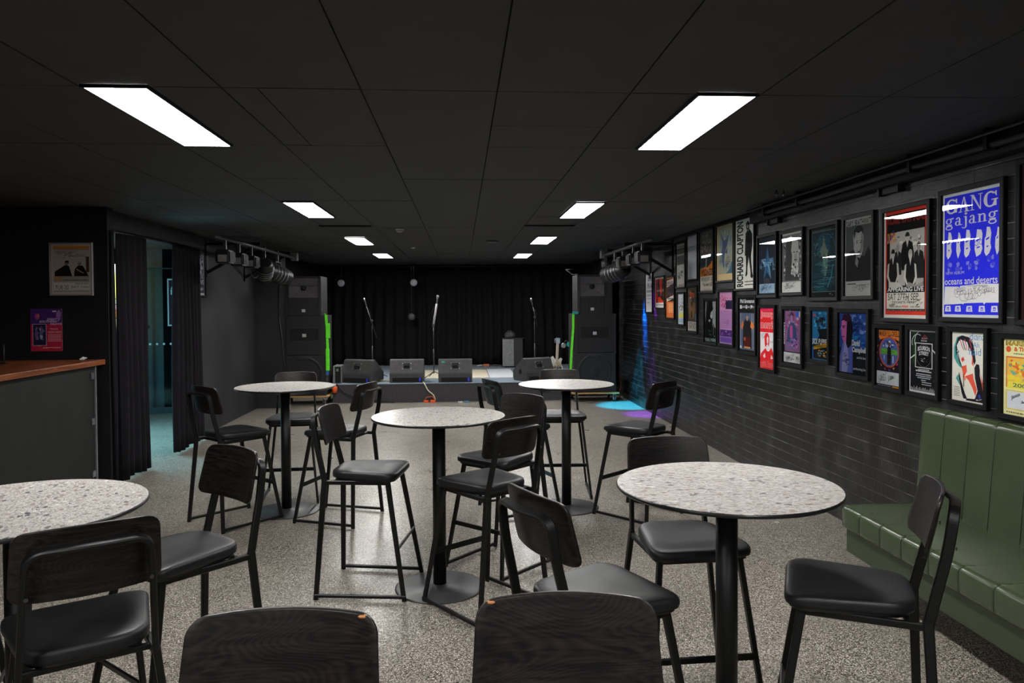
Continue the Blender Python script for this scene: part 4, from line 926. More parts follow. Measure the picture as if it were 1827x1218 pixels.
# ------------------------------------------------------------------ poster drawing kit (u right, v up, both 0..1)
def text_mesh(s, bold=0.0, shear=0.0):
    cu = bpy.data.curves.new('lettering', 'FONT'); cu.body = s; cu.offset = bold; cu.shear = shear; cu.resolution_u = 3; cu.size = 1
    ob = bpy.data.objects.new('lettering', cu); me = bpy.data.meshes.new_from_object(ob)
    V = [(v.co.x, v.co.y) for v in me.vertices]; F = [list(p.vertices) for p in me.polygons]
    bpy.data.objects.remove(ob); bpy.data.meshes.remove(me); bpy.data.curves.remove(cu)
    return V, F
class Art:
    def __init__(s, W, H): s.W = W; s.H = H; s.p = MB(); s.t = MB(); s.k = 0
    def add(s, tgt, pts, faces, col):
        s.k += 1; y = -.0002-.000015*s.k
        tgt.add([(u*s.W, y, v*s.H) for u, v in pts], faces, ink(col))
    def R(s, u0, v0, u1, v1, c, t=False): s.add(s.t if t else s.p, [(u0, v0), (u1, v0), (u1, v1), (u0, v1)], [(0, 1, 2, 3)], c)
    def P(s, pts, c, t=False):
        s.add(s.t if t else s.p, pts, [list(range(len(pts)))], c)
    def E(s, cx, cy, rx, ry, c, n=22): s.P([(cx+rx*math.cos(2*PI*i/n), cy+ry*math.sin(2*PI*i/n)) for i in range(n)], c)
    def T(s, txt, u0, v0, u1, v1, c, bold=.01, rot=False, shear=0, curve=None):
        V, F = text_mesh(txt, bold, shear)
        xs = [p[0] for p in V]; ys = [p[1] for p in V]; a, b, c0, d = min(xs), max(xs), min(ys), max(ys); out = []
        for x, y in V:
            p, q = (x-a)/(b-a), (y-c0)/(d-c0)
            if rot: u, v = u0+(1-q)*(u1-u0), v0+p*(v1-v0)
            else: u, v = u0+p*(u1-u0), v0+q*(v1-v0)
            if curve: v += curve*(1-(2*p-1)**2)
            out.append((u, v))
        s.add(s.t, out, F, c)
    def TL(s, u0, v0, u1, v1, n, c, seed=0, fill=.55):
        random.seed(seed); pts = []; fs = []
        for i in range(n):
            h = (v1-v0)/n; v = v0+i*h+h*.2; u = u0
            while u < u1-.01:
                w_ = random.uniform(.02, .07)*(u1-u0)*1.6; e = min(u+w_, u1); k = len(pts)
                pts += [(u, v), (e, v), (e, v+h*fill), (u, v+h*fill)]; fs.append((k, k+1, k+2, k+3)); u = e+.012*(u1-u0)*1.5
        s.add(s.t, pts, fs, c)
    def S(s, u0, v0, u1, v1, n, c, seed=0, wd=.006):
        """hand-written signatures"""
        random.seed(seed); pts = []; fs = []
        n = max(2, int(n*.5))
        for _ in range(n):
            L = (u1-u0)*random.uniform(.16, .34); x = random.uniform(u0, max(u0, u1-L)); y = random.uniform(v0+.15*(v1-v0), v1-.15*(v1-v0)); st = random.randint(3, 6); ph = random.uniform(0, 6)
            sl = random.uniform(-.1, .7); A = min(.3*(v1-v0), L*s.W/s.H*random.uniform(.10, .24)); rx = L/st*random.uniform(.35, .75); N = st*9
            P = [(min(u1, max(u0, x+L*t/N+rx*math.cos(2*PI*t/9+ph))), min(v1, max(v0, y+sl*L*t/N*s.W/s.H+A*math.sin(2*PI*t/9+ph)*(1.6 if t < 9 else random.choice((.5, .8, .8, 1.0)) if t % 9 == 0 else .75)))) for t in range(N+1)]
            for i in range(len(P)-1):
                dx = (P[i+1][0]-P[i][0])*s.W; dy = (P[i+1][1]-P[i][1])*s.H; l = math.hypot(dx, dy) or 1; nx, ny = -dy/l*wd*.5/1, dx/l*wd*.5
                k = len(pts); nx *= .26/s.W; ny *= .26/s.H
                pts += [(P[i][0]-nx, P[i][1]-ny), (P[i+1][0]-nx, P[i+1][1]-ny), (P[i+1][0]+nx, P[i+1][1]+ny), (P[i][0]+nx, P[i][1]+ny)]; fs.append((k, k+1, k+2, k+3))
        s.add(s.t, pts, fs, c)
    def line(s, P, wd, c, t=False):
        pts = []; fs = []
        for i in range(len(P)-1):
            dx = (P[i+1][0]-P[i][0])*s.W; dy = (P[i+1][1]-P[i][1])*s.H; l = math.hypot(dx, dy) or 1; nx, ny = -dy/l*wd/2/s.W, dx/l*wd/2/s.H; k = len(pts)
            pts += [(P[i][0]-nx, P[i][1]-ny), (P[i+1][0]-nx, P[i+1][1]-ny), (P[i+1][0]+nx, P[i+1][1]+ny), (P[i][0]+nx, P[i][1]+ny)]; fs.append((k, k+1, k+2, k+3))
        s.add(s.t if t else s.p, pts, fs, c)
    def M(s, u0, v0, u1, v1, n, cols, seed=0, r=(.03, .09), asp=1.0):
        """loose brushy blotches inside a rectangle"""
        random.seed(seed)
        by = {}
        for _ in range(n):
            rx = random.uniform(*r)*(u1-u0); ry = random.uniform(*r)*(v1-v0)*asp; cx = random.uniform(u0+rx, u1-rx); cy = random.uniform(v0+ry, v1-ry); c = random.choice(cols)
            m_ = random.randint(6, 9); a0 = random.uniform(0, 6)
            by.setdefault(c, []).append([(cx+rx*random.uniform(.5, 1)*math.cos(a0+2*PI*i/m_), cy+ry*random.uniform(.5, 1)*math.sin(a0+2*PI*i/m_)) for i in range(m_)])
        for c, L in by.items():
            for q in L: s.P(q, c)
    def arc(s, cx, cy, rx, ry, a0, a1, w0, w1, c, n=20, t=True):
        """ring segment with thin/thick stress: w0 width at top/bottom, w1 at the sides (in units of u)"""
        o = []; i_ = []
        for k in range(n+1):
            a = math.radians(a0+(a1-a0)*k/n); wx = w0+(w1-w0)*abs(math.cos(a))
            o.append((cx+rx*math.cos(a), cy+ry*math.sin(a))); i_.append((cx+(rx-wx)*math.cos(a), cy+(ry-w0*s.W/s.H-(wx-w0)*.0)*math.sin(a)))
        pts = o+i_; m_ = n+1
        s.add(s.t if t else s.p, pts, [(k, k+1, m_+k+1, m_+k) for k in range(n)], c)
    def man(s, cx, v0, h, suit, skin, hair, lean=0, bare=False, wd=1.0):
        """small standing/half-length figure"""
        W = .30*h*wd*s.H/s.W/1.0; hh = .14*h
        s.P([(cx-W*.62, v0), (cx-W*.72, v0+h*.45), (cx-W*.55, v0+h*.72), (cx-W*.16, v0+h*.80), (cx+W*.16, v0+h*.80), (cx+W*.55, v0+h*.72), (cx+W*.72, v0+h*.45), (cx+W*.62, v0)], suit)
        s.P([(cx-W*.16, v0+h*.80), (cx, v0+h*.60), (cx+W*.16, v0+h*.80)], skin)
        if bare:
            for q in (-1, 1): s.P([(cx+q*W*.72, v0+h*.62), (cx+q*W*.85, v0+h*.3), (cx+q*W*.4, v0+h*.08), (cx+q*W*.32, v0+h*.14), (cx+q*W*.6, v0+h*.32), (cx+q*W*.5, v0+h*.66)], skin)
        c2 = cx+lean
        s.E(c2, v0+h*.88, W*.24, hh*.85, skin, 16)
        s.P([(c2+W*.26*math.cos(a), v0+h*.90+hh*.85*math.sin(a)) for a in [i*PI/8 for i in range(9)]], hair)
        s.R(c2-W*.15, v0+h*.885, c2-W*.05, v0+h*.893, hair); s.R(c2+W*.05, v0+h*.885, c2+W*.15, v0+h*.893, hair)
        s.R(c2-W*.07, v0+h*.835, c2+W*.07, v0+h*.842, hair)
PT = []
def poster(label, ya, yb, z0, z1, art, group='framed gig posters on the brick wall', fw=.030, wall='R', glass=True, framecol=None, mat_=0.0, paper='#d8d6d0', name='framed_poster', x=None, cat='framed poster'):
    W, H = (ya-yb if wall == 'R' else yb-ya), z1-z0
    loc = (2.99, ya, z0) if wall == 'R' else ((-3.45, ya, z0) if wall == 'L' else (ya, 7.3, z0)); rz = {'R': -PI/2, 'L': PI/2, 'F': 0}[wall]
    if x is not None: loc = x[0]; rz = x[1]
    t = thing(name, label, cat, loc, rz, group)
    D = .028; fm = framecol or M_frame
    if fw:
        def fr(b):
            P = [(-fw, -fw), (W+fw, -fw), (W+fw, H+fw), (-fw, H+fw)]; I = [(0, 0), (W, 0), (W, H), (0, H)]
            J = [(.004, .004), (W-.004, .004), (W-.004, H-.004), (.004, H-.004)]
            V = [(p[0], 0, p[1]) for p in P]+[(p[0], -D+.004, p[1]) for p in P]+[(p[0]*1+(.004 if p[0] < 0 else -.004), -D, p[1]+(.004 if p[1] < 0 else -.004)) for p in P]+[(p[0], -D+.002, p[1]) for p in I]+[(p[0], -.006, p[1]) for p in I]+[(p[0], 0, p[1]) for p in P]
            F = []
            for k in range(4): n = (k+1) % 4; F += [(k, n, 4+n, 4+k), (4+k, 4+n, 8+n, 8+k), (8+k, 8+n, 12+n, 12+k), (12+k, 12+n, 16+n, 16+k)]
            F.append((0, 1, 2, 3)); b.add(V, F, fm)
        one('frame', fr, parent=t)
    A = Art(W, H)
    A.p.box(0, W, 0, .002, 0, H, ink(paper)); art(A)
    off = -.010 if fw else -.003
    pr = A.p.build('print', t, (0, off, 0), fix=False)
    if A.t.f: A.t.build('lettering', pr, fix=False)
    if fw and glass: 
        g_ = MB(); g_.add([(0, -.020, 0), (W, -.020, 0), (W, -.020, H), (0, -.020, H)], [(0, 1, 2, 3)], M_glass); g_.build('glass', t, fix=False)
    return t

# --- artworks ------------------------------------------------------------
def aP1(A):
    A.R(0, 0, 1, 1, '#c9cbd6'); A.R(.25, .80, .92, .93, '#8a8a92'); A.M(.25, .80, .92, .93, 20, ['#5f5f66', '#a5a5ac'], 1)
    A.T('IN A', .25, .60, .90, .76, '#3b3b45', .03); A.TL(.12, .50, .92, .57, 2, '#45454f', 3, .7); A.TL(.12, .40, .85, .46, 2, '#55555f', 4); A.TL(.12, .33, .9, .36, 1, '#666'+'670', 5); A.TL(.12, .22, .6, .26, 1, '#777780', 5)
def aP2(A):
    A.R(0, 0, 1, 1, '#d8d4d2'); A.R(.06, .16, .95, .95, '#1a1416'); A.P([(.06, .16), (.06, .95), (.3, .95), (.22, .6), (.3, .4), (.16, .16)], '#d8233c')
    A.P([(.45, .95), (.78, .95), (.72, .5), (.6, .35), (.52, .6)], '#e2361d'); A.P([(.3, .18), (.28, .34), (.5, .36), (.75, .25), (.95, .2), (.95, .16), (.4, .16)], '#e8401c')
    A.M(.08, .4, .9, .9, 16, ['#26191b', '#b32a22', '#0f0c0d'], 5); A.T('ROGUE', .2, .53, .95, .60, '#b9b2ae', .01); A.TL(.1, .07, .9, .11, 1, '#2a2a2a', 4)
def aP3(A):
    A.R(0, 0, 1, 1, '#c8703a'); A.R(.03, .4, .97, .97, '#241c20'); A.P([(.05, .75), (.95, .86), (.95, .97), (.05, .93)], '#c9bfb8')
    A.TL(.1, .80, .9, .90, 3, '#6a2a3a', 2); A.M(.1, .5, .9, .78, 26, ['#5f2b3a', '#37202c', '#8d4a50', '#1a1218'], 6); A.P([(.05, .40), (.95, .48), (.95, .57), (.05, .47)], '#cfc6bd'); A.TL(.2, .44, .85, .50, 1, '#2a2022', 3)
    A.TL(.25, .12, .9, .36, 7, '#e2b48a', 8); A.M(.05, .02, .95, .1, 14, ['#e0a070', '#8a3520', '#f0c8a0'], 9)
def aP4(A):
    A.R(0, 0, 1, 1, '#8b8a86'); A.TL(.1, .86, .9, .95, 2, '#4a4a48', 1); A.R(.05, .52, .95, .72, '#4a4a4a'); A.M(.05, .52, .95, .72, 20, ['#3a3a3a', '#666664'], 3)
    A.R(.05, .06, .95, .5, '#a8a7a2'); A.S(.08, .1, .92, .48, 26, '#2a2a2a', 4, .016); A.M(.1, .25, .9, .48, 10, ['#4a4a4a', '#777'+'774'], 8); A.TL(.3, .02, .7, .05, 1, '#a04030', 3)
def aP5(A): A.R(0, 0, 1, 1, '#b9bac0')
def aP6(A):
    A.R(0, 0, 1, 1, '#6f6a62'); A.R(.03, .42, .97, .97, '#5b564f'); A.M(.04, .62, .96, .97, 60, ['#75706a', '#4a453f', '#8c857b', '#332f2c', '#68604f'], 11, (.03, .10), 1.4)
    A.R(.03, .40, .97, .60, '#2f3a40'); A.P([(.4, .4), (.44, .57), (.52, .57), (.5, .4)], '#9a9490')
    A.P([(.03, .26), (.03, .38), (.2, .39), (.35, .41), (.55, .40), (.75, .44), (.9, .50), (.97, .44), (.97, .26)], '#d97a2c'); A.T('WILDNESS', .06, .265, .95, .375, '#3a2313', .03)
    A.R(.03, .02, .97, .255, '#c4bcb0'); A.T("FRI 85 SAT 30", .1, .175, .95, .235, '#2c2a28', .005, shear=.2); A.T("You won't $5", .22, .08, .9, .15, '#1e1c1a', .02, shear=.2); A.TL(.3, .03, .8, .045, 1, '#9a6a5a', 2)
def aP7(A):
    A.R(0, 0, 1, 1, '#cfb48a'); A.R(.08, .12, .96, .97, '#a5a58e'); A.M(.1, .14, .94, .95, 46, ['#8fa0a8', '#a9ad9c', '#7d8fa0', '#b5b294', '#98a0a0'], 13, (.04, .12), 1.3)
    A.P([(.2, .9), (.35, .68), (.3, .5), (.42, .3), (.5, .5), (.62, .62), (.8, .9), (.62, .75), (.45, .72), (.33, .8)], '#5f6880'); A.P([(.28, .55), (.42, .45), (.45, .2), (.36, .3)], '#5a6a8a'); A.P([(.5, .5), (.66, .58), (.62, .47)], '#566488')
    A.P([(.55, .12), (.95, .12), (.95, .32), (.86, .32), (.8, .2)], '#4d6f86'); A.S(.12, .14, .9, .45, 22, '#4a5a78', 15, .010)
def aP8(A):
    A.R(0, 0, 1, 1, '#c9c7bf'); A.T('RICHARD CLAPTON', .07, .025, .42, .975, '#101010', .035, rot=True)
    K = '#141414'
    A.P([(.56, .93), (.66, .965), (.75, .92), (.73, .84), (.80, .815), (.88, .76), (.89, .60), (.84, .50), (.82, .44), (.885, .22), (.93, .17), (.89, .135), (.80, .155), (.80, .24), (.70, .45), (.64, .30), (.64, .20), (.56, .165), (.53, .185), (.57, .27), (.555, .46), (.50, .475), (.52, .66), (.54, .79), (.62, .82), (.58, .86)], K)
    A.E(.655, .885, .045, .030, '#a9a6a0'); A.P([(.64, .84), (.68, .80), (.69, .84)], '#b5b2ab'); A.P([(.585, .93), (.66, .965), (.75, .92), (.70, .90), (.62, .91)], K); A.line([(.60, .8), (.60, .5)], .004, '#4a4a4a'); A.line([(.78, .78), (.80, .56)], .004, '#565656')
    A.TL(.50, .085, .94, .105, 1, '#1e1e1e', 3, .8); A.TL(.50, .04, .94, .06, 1, '#1e1e1e', 5, .8)
def aP9(A):
    A.R(0, 0, 1, 1, '#1f242a'); A.R(.04, .03, .98, .19, '#8fa6b8'); A.S(.06, .04, .95, .18, 20, '#2f4a66', 7, .010)
    A.R(.02, .2, .98, .97, '#232a33')
    st = [];
    for k in range(10): a = PI/2+k*PI/5; r = (.36 if k % 2 == 0 else .15); st.append((.5+r*math.cos(a)*1.0, .52+r*1.0*math.sin(a)*.95*A.W/A.H*1.25))
    A.P(st, '#3e6a88')
    for k in range(5):
        a = PI/2+k*2*PI/5; b_ = a+PI/5
        A.P([(.5, .52), (.5+.36*math.cos(a), .52+.36*math.sin(a)*1.19*A.W/A.H), (.5+.15*math.cos(b_), .52+.15*math.sin(b_)*1.19*A.W/A.H)], '#6f9ab5' if k % 2 else '#2c5270')
    A.M(.22, .42, .78, .62, 20, ['#c9dbe6', '#8fb2c8', '#2a4b66'], 8, (.03, .10)); A.S(.1, .40, .95, .62, 12, '#7fa6c0', 17, .012)
    for x in (.12, .85): A.M(x-.08, .42, x+.1, .58, 7, ['#7fa6c0', '#3a6480'], int(x*50), (.1, .25))
def aP10(A):
    A.R(0, 0, 1, 1, '#b5b4b0'); A.R(0, .18, 1, .97, '#6a6a68'); A.M(0, .18, 1, .97, 90, ['#c4c3be', '#3a3a39', '#d0cfca', '#222'+'222', '#8b8a86'], 4, (.03, .07), .8)
    A.P([(.15, .20), (.2, .86), (.82, .88), (.84, .2)], '#3c3c3c'); A.P([(.5, .86), (.62, .88), (.8, .84), (.84, .6), (.8, .3), (.55, .3), (.48, .45), (.5, .62), (.45, .7)], '#a5a4a0')
    A.P([(.6, .62), (.72, .66), (.76, .5), (.62, .5)], '#8d8c88'); A.R(.56, .66, .64, .675, '#222222'); A.R(.70, .66, .78, .675, '#222222'); A.R(.6, .53, .74, .545, '#2a2a2a')
    A.M(.4, .24, .84, .5, 26, ['#d5d4cf', '#777674', '#2a2a2a', '#bdbcb7'], 21, (.06, .14)); A.R(.0, .0, 1, .17, '#c4c3be'); A.S(.05, .03, .95, .16, 14, '#2e2e2e', 9, .010)
def aP11(A):
    A.R(0, 0, 1, 1, '#1f2123'); A.R(.05, .08, .96, .94, '#24393f'); A.line([(.05, .08), (.96, .08), (.96, .94), (.05, .94), (.05, .08)], .004, '#7f8a86')
    A.arc(.55, .70, .36, .20, 0, 180, .006, .010, '#6a9aa0', t=False); A.E(.5, .74, .26, .17, '#1f5062')
    A.M(.08, .55, .93, .92, 44, ['#1d4654', '#2f6473', '#183038', '#5a6a68'], 31, (.03, .09)); A.P([(.5, .90), (.53, .8), (.6, .70), (.68, .66), (.64, .56), (.66, .45), (.6, .30), (.52, .30), (.5, .42), (.46, .56), (.36, .66), (.46, .74)], '#6f7f72')
    A.E(.5, .78, .03, .03, '#8a6a58'); A.M(.42, .32, .68, .64, 16, ['#8f9a86', '#566a60', '#a2a890'], 33, (.08, .2))
    random.seed(44)
    for k in range(30):
        v = .10+.44*k/30; u = random.uniform(.07, .5); A.line([(u, v), (u+.12, v+.006), (u+.25, v-.003), (min(.94, u+.42), v+.004)], .0035, random.choice(['#3f8290', '#2b6a78', '#5a98a0', '#1e5668']))
    A.line([(.86, .46), (.80, .30), (.66, .14)], .010, '#4aa0b8'); A.TL(.06, .94, .8, .975, 1, '#5a5f60', 2); A.S(.7, .02, .95, .06, 2, '#b9b29a', 3, .008)
def face(A, cx, cy, rx, ry, skin, sh, dark, smile=True, tilt=0):
    A.P([(cx+rx*math.cos(a)*(1-.12*max(0, -math.sin(a)))+tilt*math.sin(a), cy+ry*math.sin(a)) for a in [i*PI/14 for i in range(28)]], skin)
    A.P([(cx+rx*math.cos(a)*.98+tilt*math.sin(a), cy+ry*math.sin(a)*.98) for a in [i*PI/14 for i in range(18, 34)]]+[(cx+rx*.5, cy+ry*.3), (cx+rx*.35, cy-ry*.4)], sh)
    for q in (-1, 1):
        A.E(cx+q*rx*.40+tilt*.2, cy+ry*.12, rx*.17, ry*.05, dark, 10); A.line([(cx+q*rx*.62+tilt*.3, cy+ry*.24), (cx+q*rx*.2+tilt*.3, cy+ry*.29)], ry*.05*A.H, dark)
    A.line([(cx+rx*.02, cy+ry*.12), (cx+rx*.12, cy-ry*.22), (cx-rx*.08, cy-ry*.26)], ry*.035*A.H, sh)
    if smile:
        A.P([(cx-rx*.42, cy-ry*.40), (cx, cy-ry*.50), (cx+rx*.42, cy-ry*.36), (cx+rx*.2, cy-ry*.64), (cx-rx*.15, cy-ry*.66)], dark); A.P([(cx-rx*.34, cy-ry*.43), (cx, cy-ry*.52), (cx+rx*.34, cy-ry*.40), (cx+rx*.16, cy-ry*.55), (cx-rx*.12, cy-ry*.57)], '#dedcd8')
    else: A.R(cx-rx*.28, cy-ry*.5, cx+rx*.28, cy-ry*.45, dark)
def aP12(A):
    A.R(0, 0, 1, 1, '#b0afab'); A.R(.03, .19, .97, .90, '#555556'); A.P([(.03, .19), (.05, .48), (.18, .58), (.36, .60), (.45, .52), (.72, .50), (.84, .62), (.93, .56), (.95, .40), (.93, .19)], '#2c2c2e')
    A.P([(.37, .42), (.42, .52), (.5, .44), (.46, .36)], '#8a8a88'); A.P([(.32, .60), (.30, .76), (.36, .86), (.52, .89), (.64, .84), (.68, .72), (.66, .58), (.56, .48), (.44, .50)], '#9c9b98')
    face(A, .51, .66, .165, .155, '#a8a7a4', '#7c7b79', '#242424', True, .02); A.P([(.33, .74), (.33, .84), (.42, .89), (.56, .895), (.66, .86), (.67, .77), (.60, .82), (.50, .80), (.40, .82), (.37, .76)], '#2a2a2a')
    A.E(.335, .66, .022, .035, '#8c8b88', 10); A.T('DARYL BRAITHWAITE', .04, .895, .97, .975, '#3a3a3a', .02); A.TL(.08, .14, .4, .17, 1, '#333333', 3); A.S(.1, .04, .9, .14, 10, '#26262a', 12, .008)
def aP13(A):
    A.R(0, 0, 1, 1, '#cfccc5'); A.R(.035, .03, .965, 1, '#c8392c'); A.R(.065, .065, .935, .97, '#141212'); A.T('ROSE TATTOO', .06, .875, .95, .955, '#7a2522', .06)
    A.P([(.14, .30), (.14, .74), (.30, .80), (.92, .805), (.92, .55), (.90, .3)], '#a5a29c'); A.M(.2, .55, .9, .78, 40, ['#8d8a84', '#bab6ae', '#6a6762', '#cac6bd'], 41, (.04, .09))
    K = '#171616'; sk = '#b5b1a9'; sk2 = '#8c8882'
    A.man(.55, .44, .34, K, sk, '#1e1c1b', wd=1.35); A.man(.33, .40, .28, '#232222', sk2, '#8a867e', wd=1.1); A.man(.80, .36, .32, '#252424', sk2, '#5a5752', wd=1.2)
    A.man(.22, .28, .36, '#1c1b1b', sk, '#171616', bare=True, wd=1.1); A.man(.62, .26, .36, '#191818', '#c2beb6', '#a5a19a', bare=True, wd=1.1)
    A.P([(.12, .27), (.12, .34), (.35, .33), (.5, .27)], sk); A.P([(.5, .27), (.58, .33), (.75, .30), (.9, .33), (.92, .27)], sk2); A.R(.07, .255, .93, .285, '#141212')
    A.P([(.08, .69), (.26, .78), (.24, .83), (.06, .74)], '#1c2a6a'); A.T('ON TOUR', .08, .70, .28, .80, '#d08a2a', .02, shear=.3)
    A.T('APPEARING LIVE', .09, .245, .91, .285, '#e6e3de', .03); A.R(.07, .085, .93, .235, '#c4c0b6'); A.T('SAT 27TH SEP', .10, .165, .80, .228, '#161616', .0, shear=.1); A.T('*TICKETS HERE*', .2, .135, .75, .157, '#222222', .02)
    A.T('New album           out now', .14, .098, .84, .118, '#222222', .01); A.T('SOLD', .44, .098, .58, .118, '#d03a2c', .05); A.S(.08, .09, .3, .16, 6, '#1e1e1e', 6, .007); A.S(.75, .09, .92, .22, 12, '#1e1e1e', 7, .007); A.S(.45, .14, .6, .23, 8, '#1e1e1e', 8, .007); A.TL(.08, .068, .92, .078, 1, '#8a8680', 2)
def serifG(A, u0, v0, u1, v1, c):
    w_, h = u1-u0, v1-v0; cx, cy = (u0+u1)/2, (v0+v1)/2
    A.arc(cx, cy, w_*.5, h*.5, 48, 330, w_*.09, w_*.27, c, 30); A.R(u1-w_*.24, v0+h*.06, u1-w_*.04, cy-h*.02, c, True); A.R(u1-w_*.42, cy-h*.07, u1+w_*.06, cy-h*.0, c, True)
    A.P([(u1-w_*.10, v1-h*.02), (u1-w_*.04, v1-h*.02), (u1-w_*.03, v1-h*.34), (u1-w_*.08, v1-h*.34), (u1-w_*.22, v1-h*.14)], c, True)
def serifA(A, u0, v0, u1, v1, c):
    w_, h = u1-u0, v1-v0; m_ = (u0+u1)/2
    A.P([(m_-w_*.02, v1), (m_+w_*.08, v1), (u1-w_*.05, v0), (u1-w_*.32, v0)], c, True); A.P([(m_-w_*.03, v1), (m_+w_*.04, v1-h*.05), (u0+w_*.20, v0), (u0+w_*.12, v0)], c, True)
    A.R(u0+w_*.26, v0+h*.30, u1-w_*.28, v0+h*.37, c, True); A.R(u0, v0, u0+w_*.34, v0+h*.05, c, True); A.R(u1-w_*.45, v0, u1+w_*.04, v0+h*.05, c, True)
def serifN(A, u0, v0, u1, v1, c):
    w_, h = u1-u0, v1-v0
    A.R(u0+w_*.13, v0, u0+w_*.21, v1, c, True); A.R(u1-w_*.19, v0, u1-w_*.11, v1, c, True); A.P([(u0+w_*.06, v1), (u0+w_*.30, v1), (u1-w_*.11, v0), (u1-w_*.20, v0)], c, True)
    A.R(u0, v0, u0+w_*.36, v0+h*.05, c, True); A.R(u0, v1-h*.05, u0+w_*.3, v1, c, True); A.R(u1-w_*.34, v1-h*.05, u1+w_*.02, v1, c, True)
def serif_low(A, ch, u0, v0, u1, x, c):
    """x = x-height"""
    w_ = u1-u0; r = A.W/A.H
    if ch == 'g':
        A.arc(u0+w_*.42, v0+x*.66, w_*.36, x*.36, 0, 360, w_*.06, w_*.18, c, 26); A.arc(u0+w_*.46, v0-x*.16, w_*.44, x*.28, 0, 360, w_*.07, w_*.15, c, 26); A.R(u0+w_*.12, v0+x*.10, u0+w_*.80, v0+x*.24, c, True); A.R(u0+w_*.66, v0+x*.90, u1, v0+x*1.04, c, True)
    elif ch == 'a':
        A.R(u0+w_*.55, v0+x*.06, u0+w_*.76, v0+x*.74, c, True); A.arc(u0+w_*.46, v0+x*.70, w_*.30, x*.32, 0, 165, w_*.07, w_*.2, c, 16); A.arc(u0+w_*.38, v0+x*.28, w_*.33, x*.29, 60, 330, w_*.06, w_*.2, c, 20); A.R(u0+w_*.6, v0, u1, v0+x*.09, c, True); A.E
    elif ch == 'n':
        A.R(u0+w_*.12, v0, u0+w_*.32, v0+x, c, True); A.R(u0+w_*.66, v0, u0+w_*.86, v0+x*.70, c, True); A.arc(u0+w_*.56, v0+x*.68, w_*.30, x*.32, 0, 150, w_*.08, w_*.2, c, 16)
        for a in (0, .55): A.R(u0+w_*a, v0, u0+w_*(a+.44), v0+x*.08, c, True)
        A.R(u0, v0+x*.92, u0+w_*.3, v0+x, c, True)
    elif ch == 'j':
        A.R(u0+w_*.45, v0-x*.2, u0+w_*.85, v0+x, c, True); A.arc(u0+w_*.2, v0-x*.2, w_*.65, x*.28, 200, 360, w_*.14, w_*.40, c, 14); A.R(u0+w_*.1, v0+x*.92, u0+w_*.5, v0+x, c, True); A.arc(u0+w_*.62, v0+x*1.32, w_*.34, x*.14, 0, 360, w_*.33, w_*.33, c, 14)
def aP14(A):
    B = '#2b2fce'; Wc = '#c9c8c6'
    A.R(0, 0, 1, 1, '#c4c6c4'); A.R(.03, .022, .985, .975, B)
    u = .05
    for ch, w_ in (('G', .235), ('A', .20), ('N', .225), ('G', .235)):
        {'G': serifG, 'A': serifA, 'N': serifN}[ch](A, u, .835, u+w_-.02, .955, Wc); u += w_
    u = .045; X = .064
    for ch, w_ in (('g', .17), ('a', .155), ('j', .09), ('a', .155), ('n', .17), ('g', .17)):
        serif_low(A, ch, u, .735, u+w_-.018, X, Wc); u += w_
    # five posterised faces
    for i, (a, c_) in enumerate(((.07, .17), (.25, .33), (.39, .50), (.57, .70), (.73, .84), (.90, .98))):
        random.seed(60+i); top = .695-.01*i % .02; A.P([(a, .50+.03*(i % 2)), (a+.01, top), (c_-.02, top-.01), (c_, .64), (c_-.015, .57), (c_, .53), (c_-.03, .49), (a+.03, .47)], Wc)
        A.P([(a+.02, .60), (c_-.03, .615), (c_-.035, .60), (a+.03, .588)], B); A.P([(a+.03, .545), (c_-.04, .55), (c_-.045, .54), (a+.04, .535)], B); A.P([(a, top), (a+.04, top), (a+.025, .62), (a, .60)], B)
    A.arc(.60, .575, .035, .019, 0, 360, .006, .006, B, 14); A.arc(.68, .58, .035, .019, 0, 360, .006, .006, B, 14)
    for (x, y, q) in ((.12, .41, 1), (.30, .40, 2), (.46, .42, 3), (.62, .41, 4), (.84, .43, 5)): A.M(x-.08, y-.06, x+.08, y+.06, 7, ['#4a50c8', '#3a3fd2', '#7a7fc4'], q, (.1, .3))
    A.T('NEW ALBUM', .06, .345, .40, .368, '#b9b8c4', .0, shear=.25); A.T('oceans and deserts', .045, .262, .945, .318, Wc, .008)
    A.P([(.035, .10), (.05, .25), (.3, .245), (.31, .23), (.33, .25), (.70, .262), (.985, .255), (.97, .115), (.76, .115), (.735, .10), (.72, .115), (.40, .112), (.38, .10), (.37, .108)], Wc)
    A.S(.07, .13, .95, .24, 16, '#2a2a30', 5, .007); A.TL(.46, .245, .80, .252, 1, '#44444c', 4)
    for i, x in enumerate((.11, .29, .49, .70, .90)):
        A.P([(x-.055, .045), (x-.045, .09), (x+.045, .092), (x+.055, .045)], Wc); A.R(x-.02, .055, x+.02, .08, B); A.R(x-.012, .06, x+.012, .07, Wc)
def aP15(A):
    A.R(0, 0, 1, 1, '#2a1214'); A.M(.02, .3, .98, .98, 40, ['#3a1a1c', '#1a0c0e', '#4a2224'], 4, (.05, .12)); A.T('A', .05, .30, .25, .34, '#d8c82a', .04)
    A.E(.22, .10, .16, .075, '#c9c9c4'); A.E(.22, .10, .12, .055, '#3a3a3a')
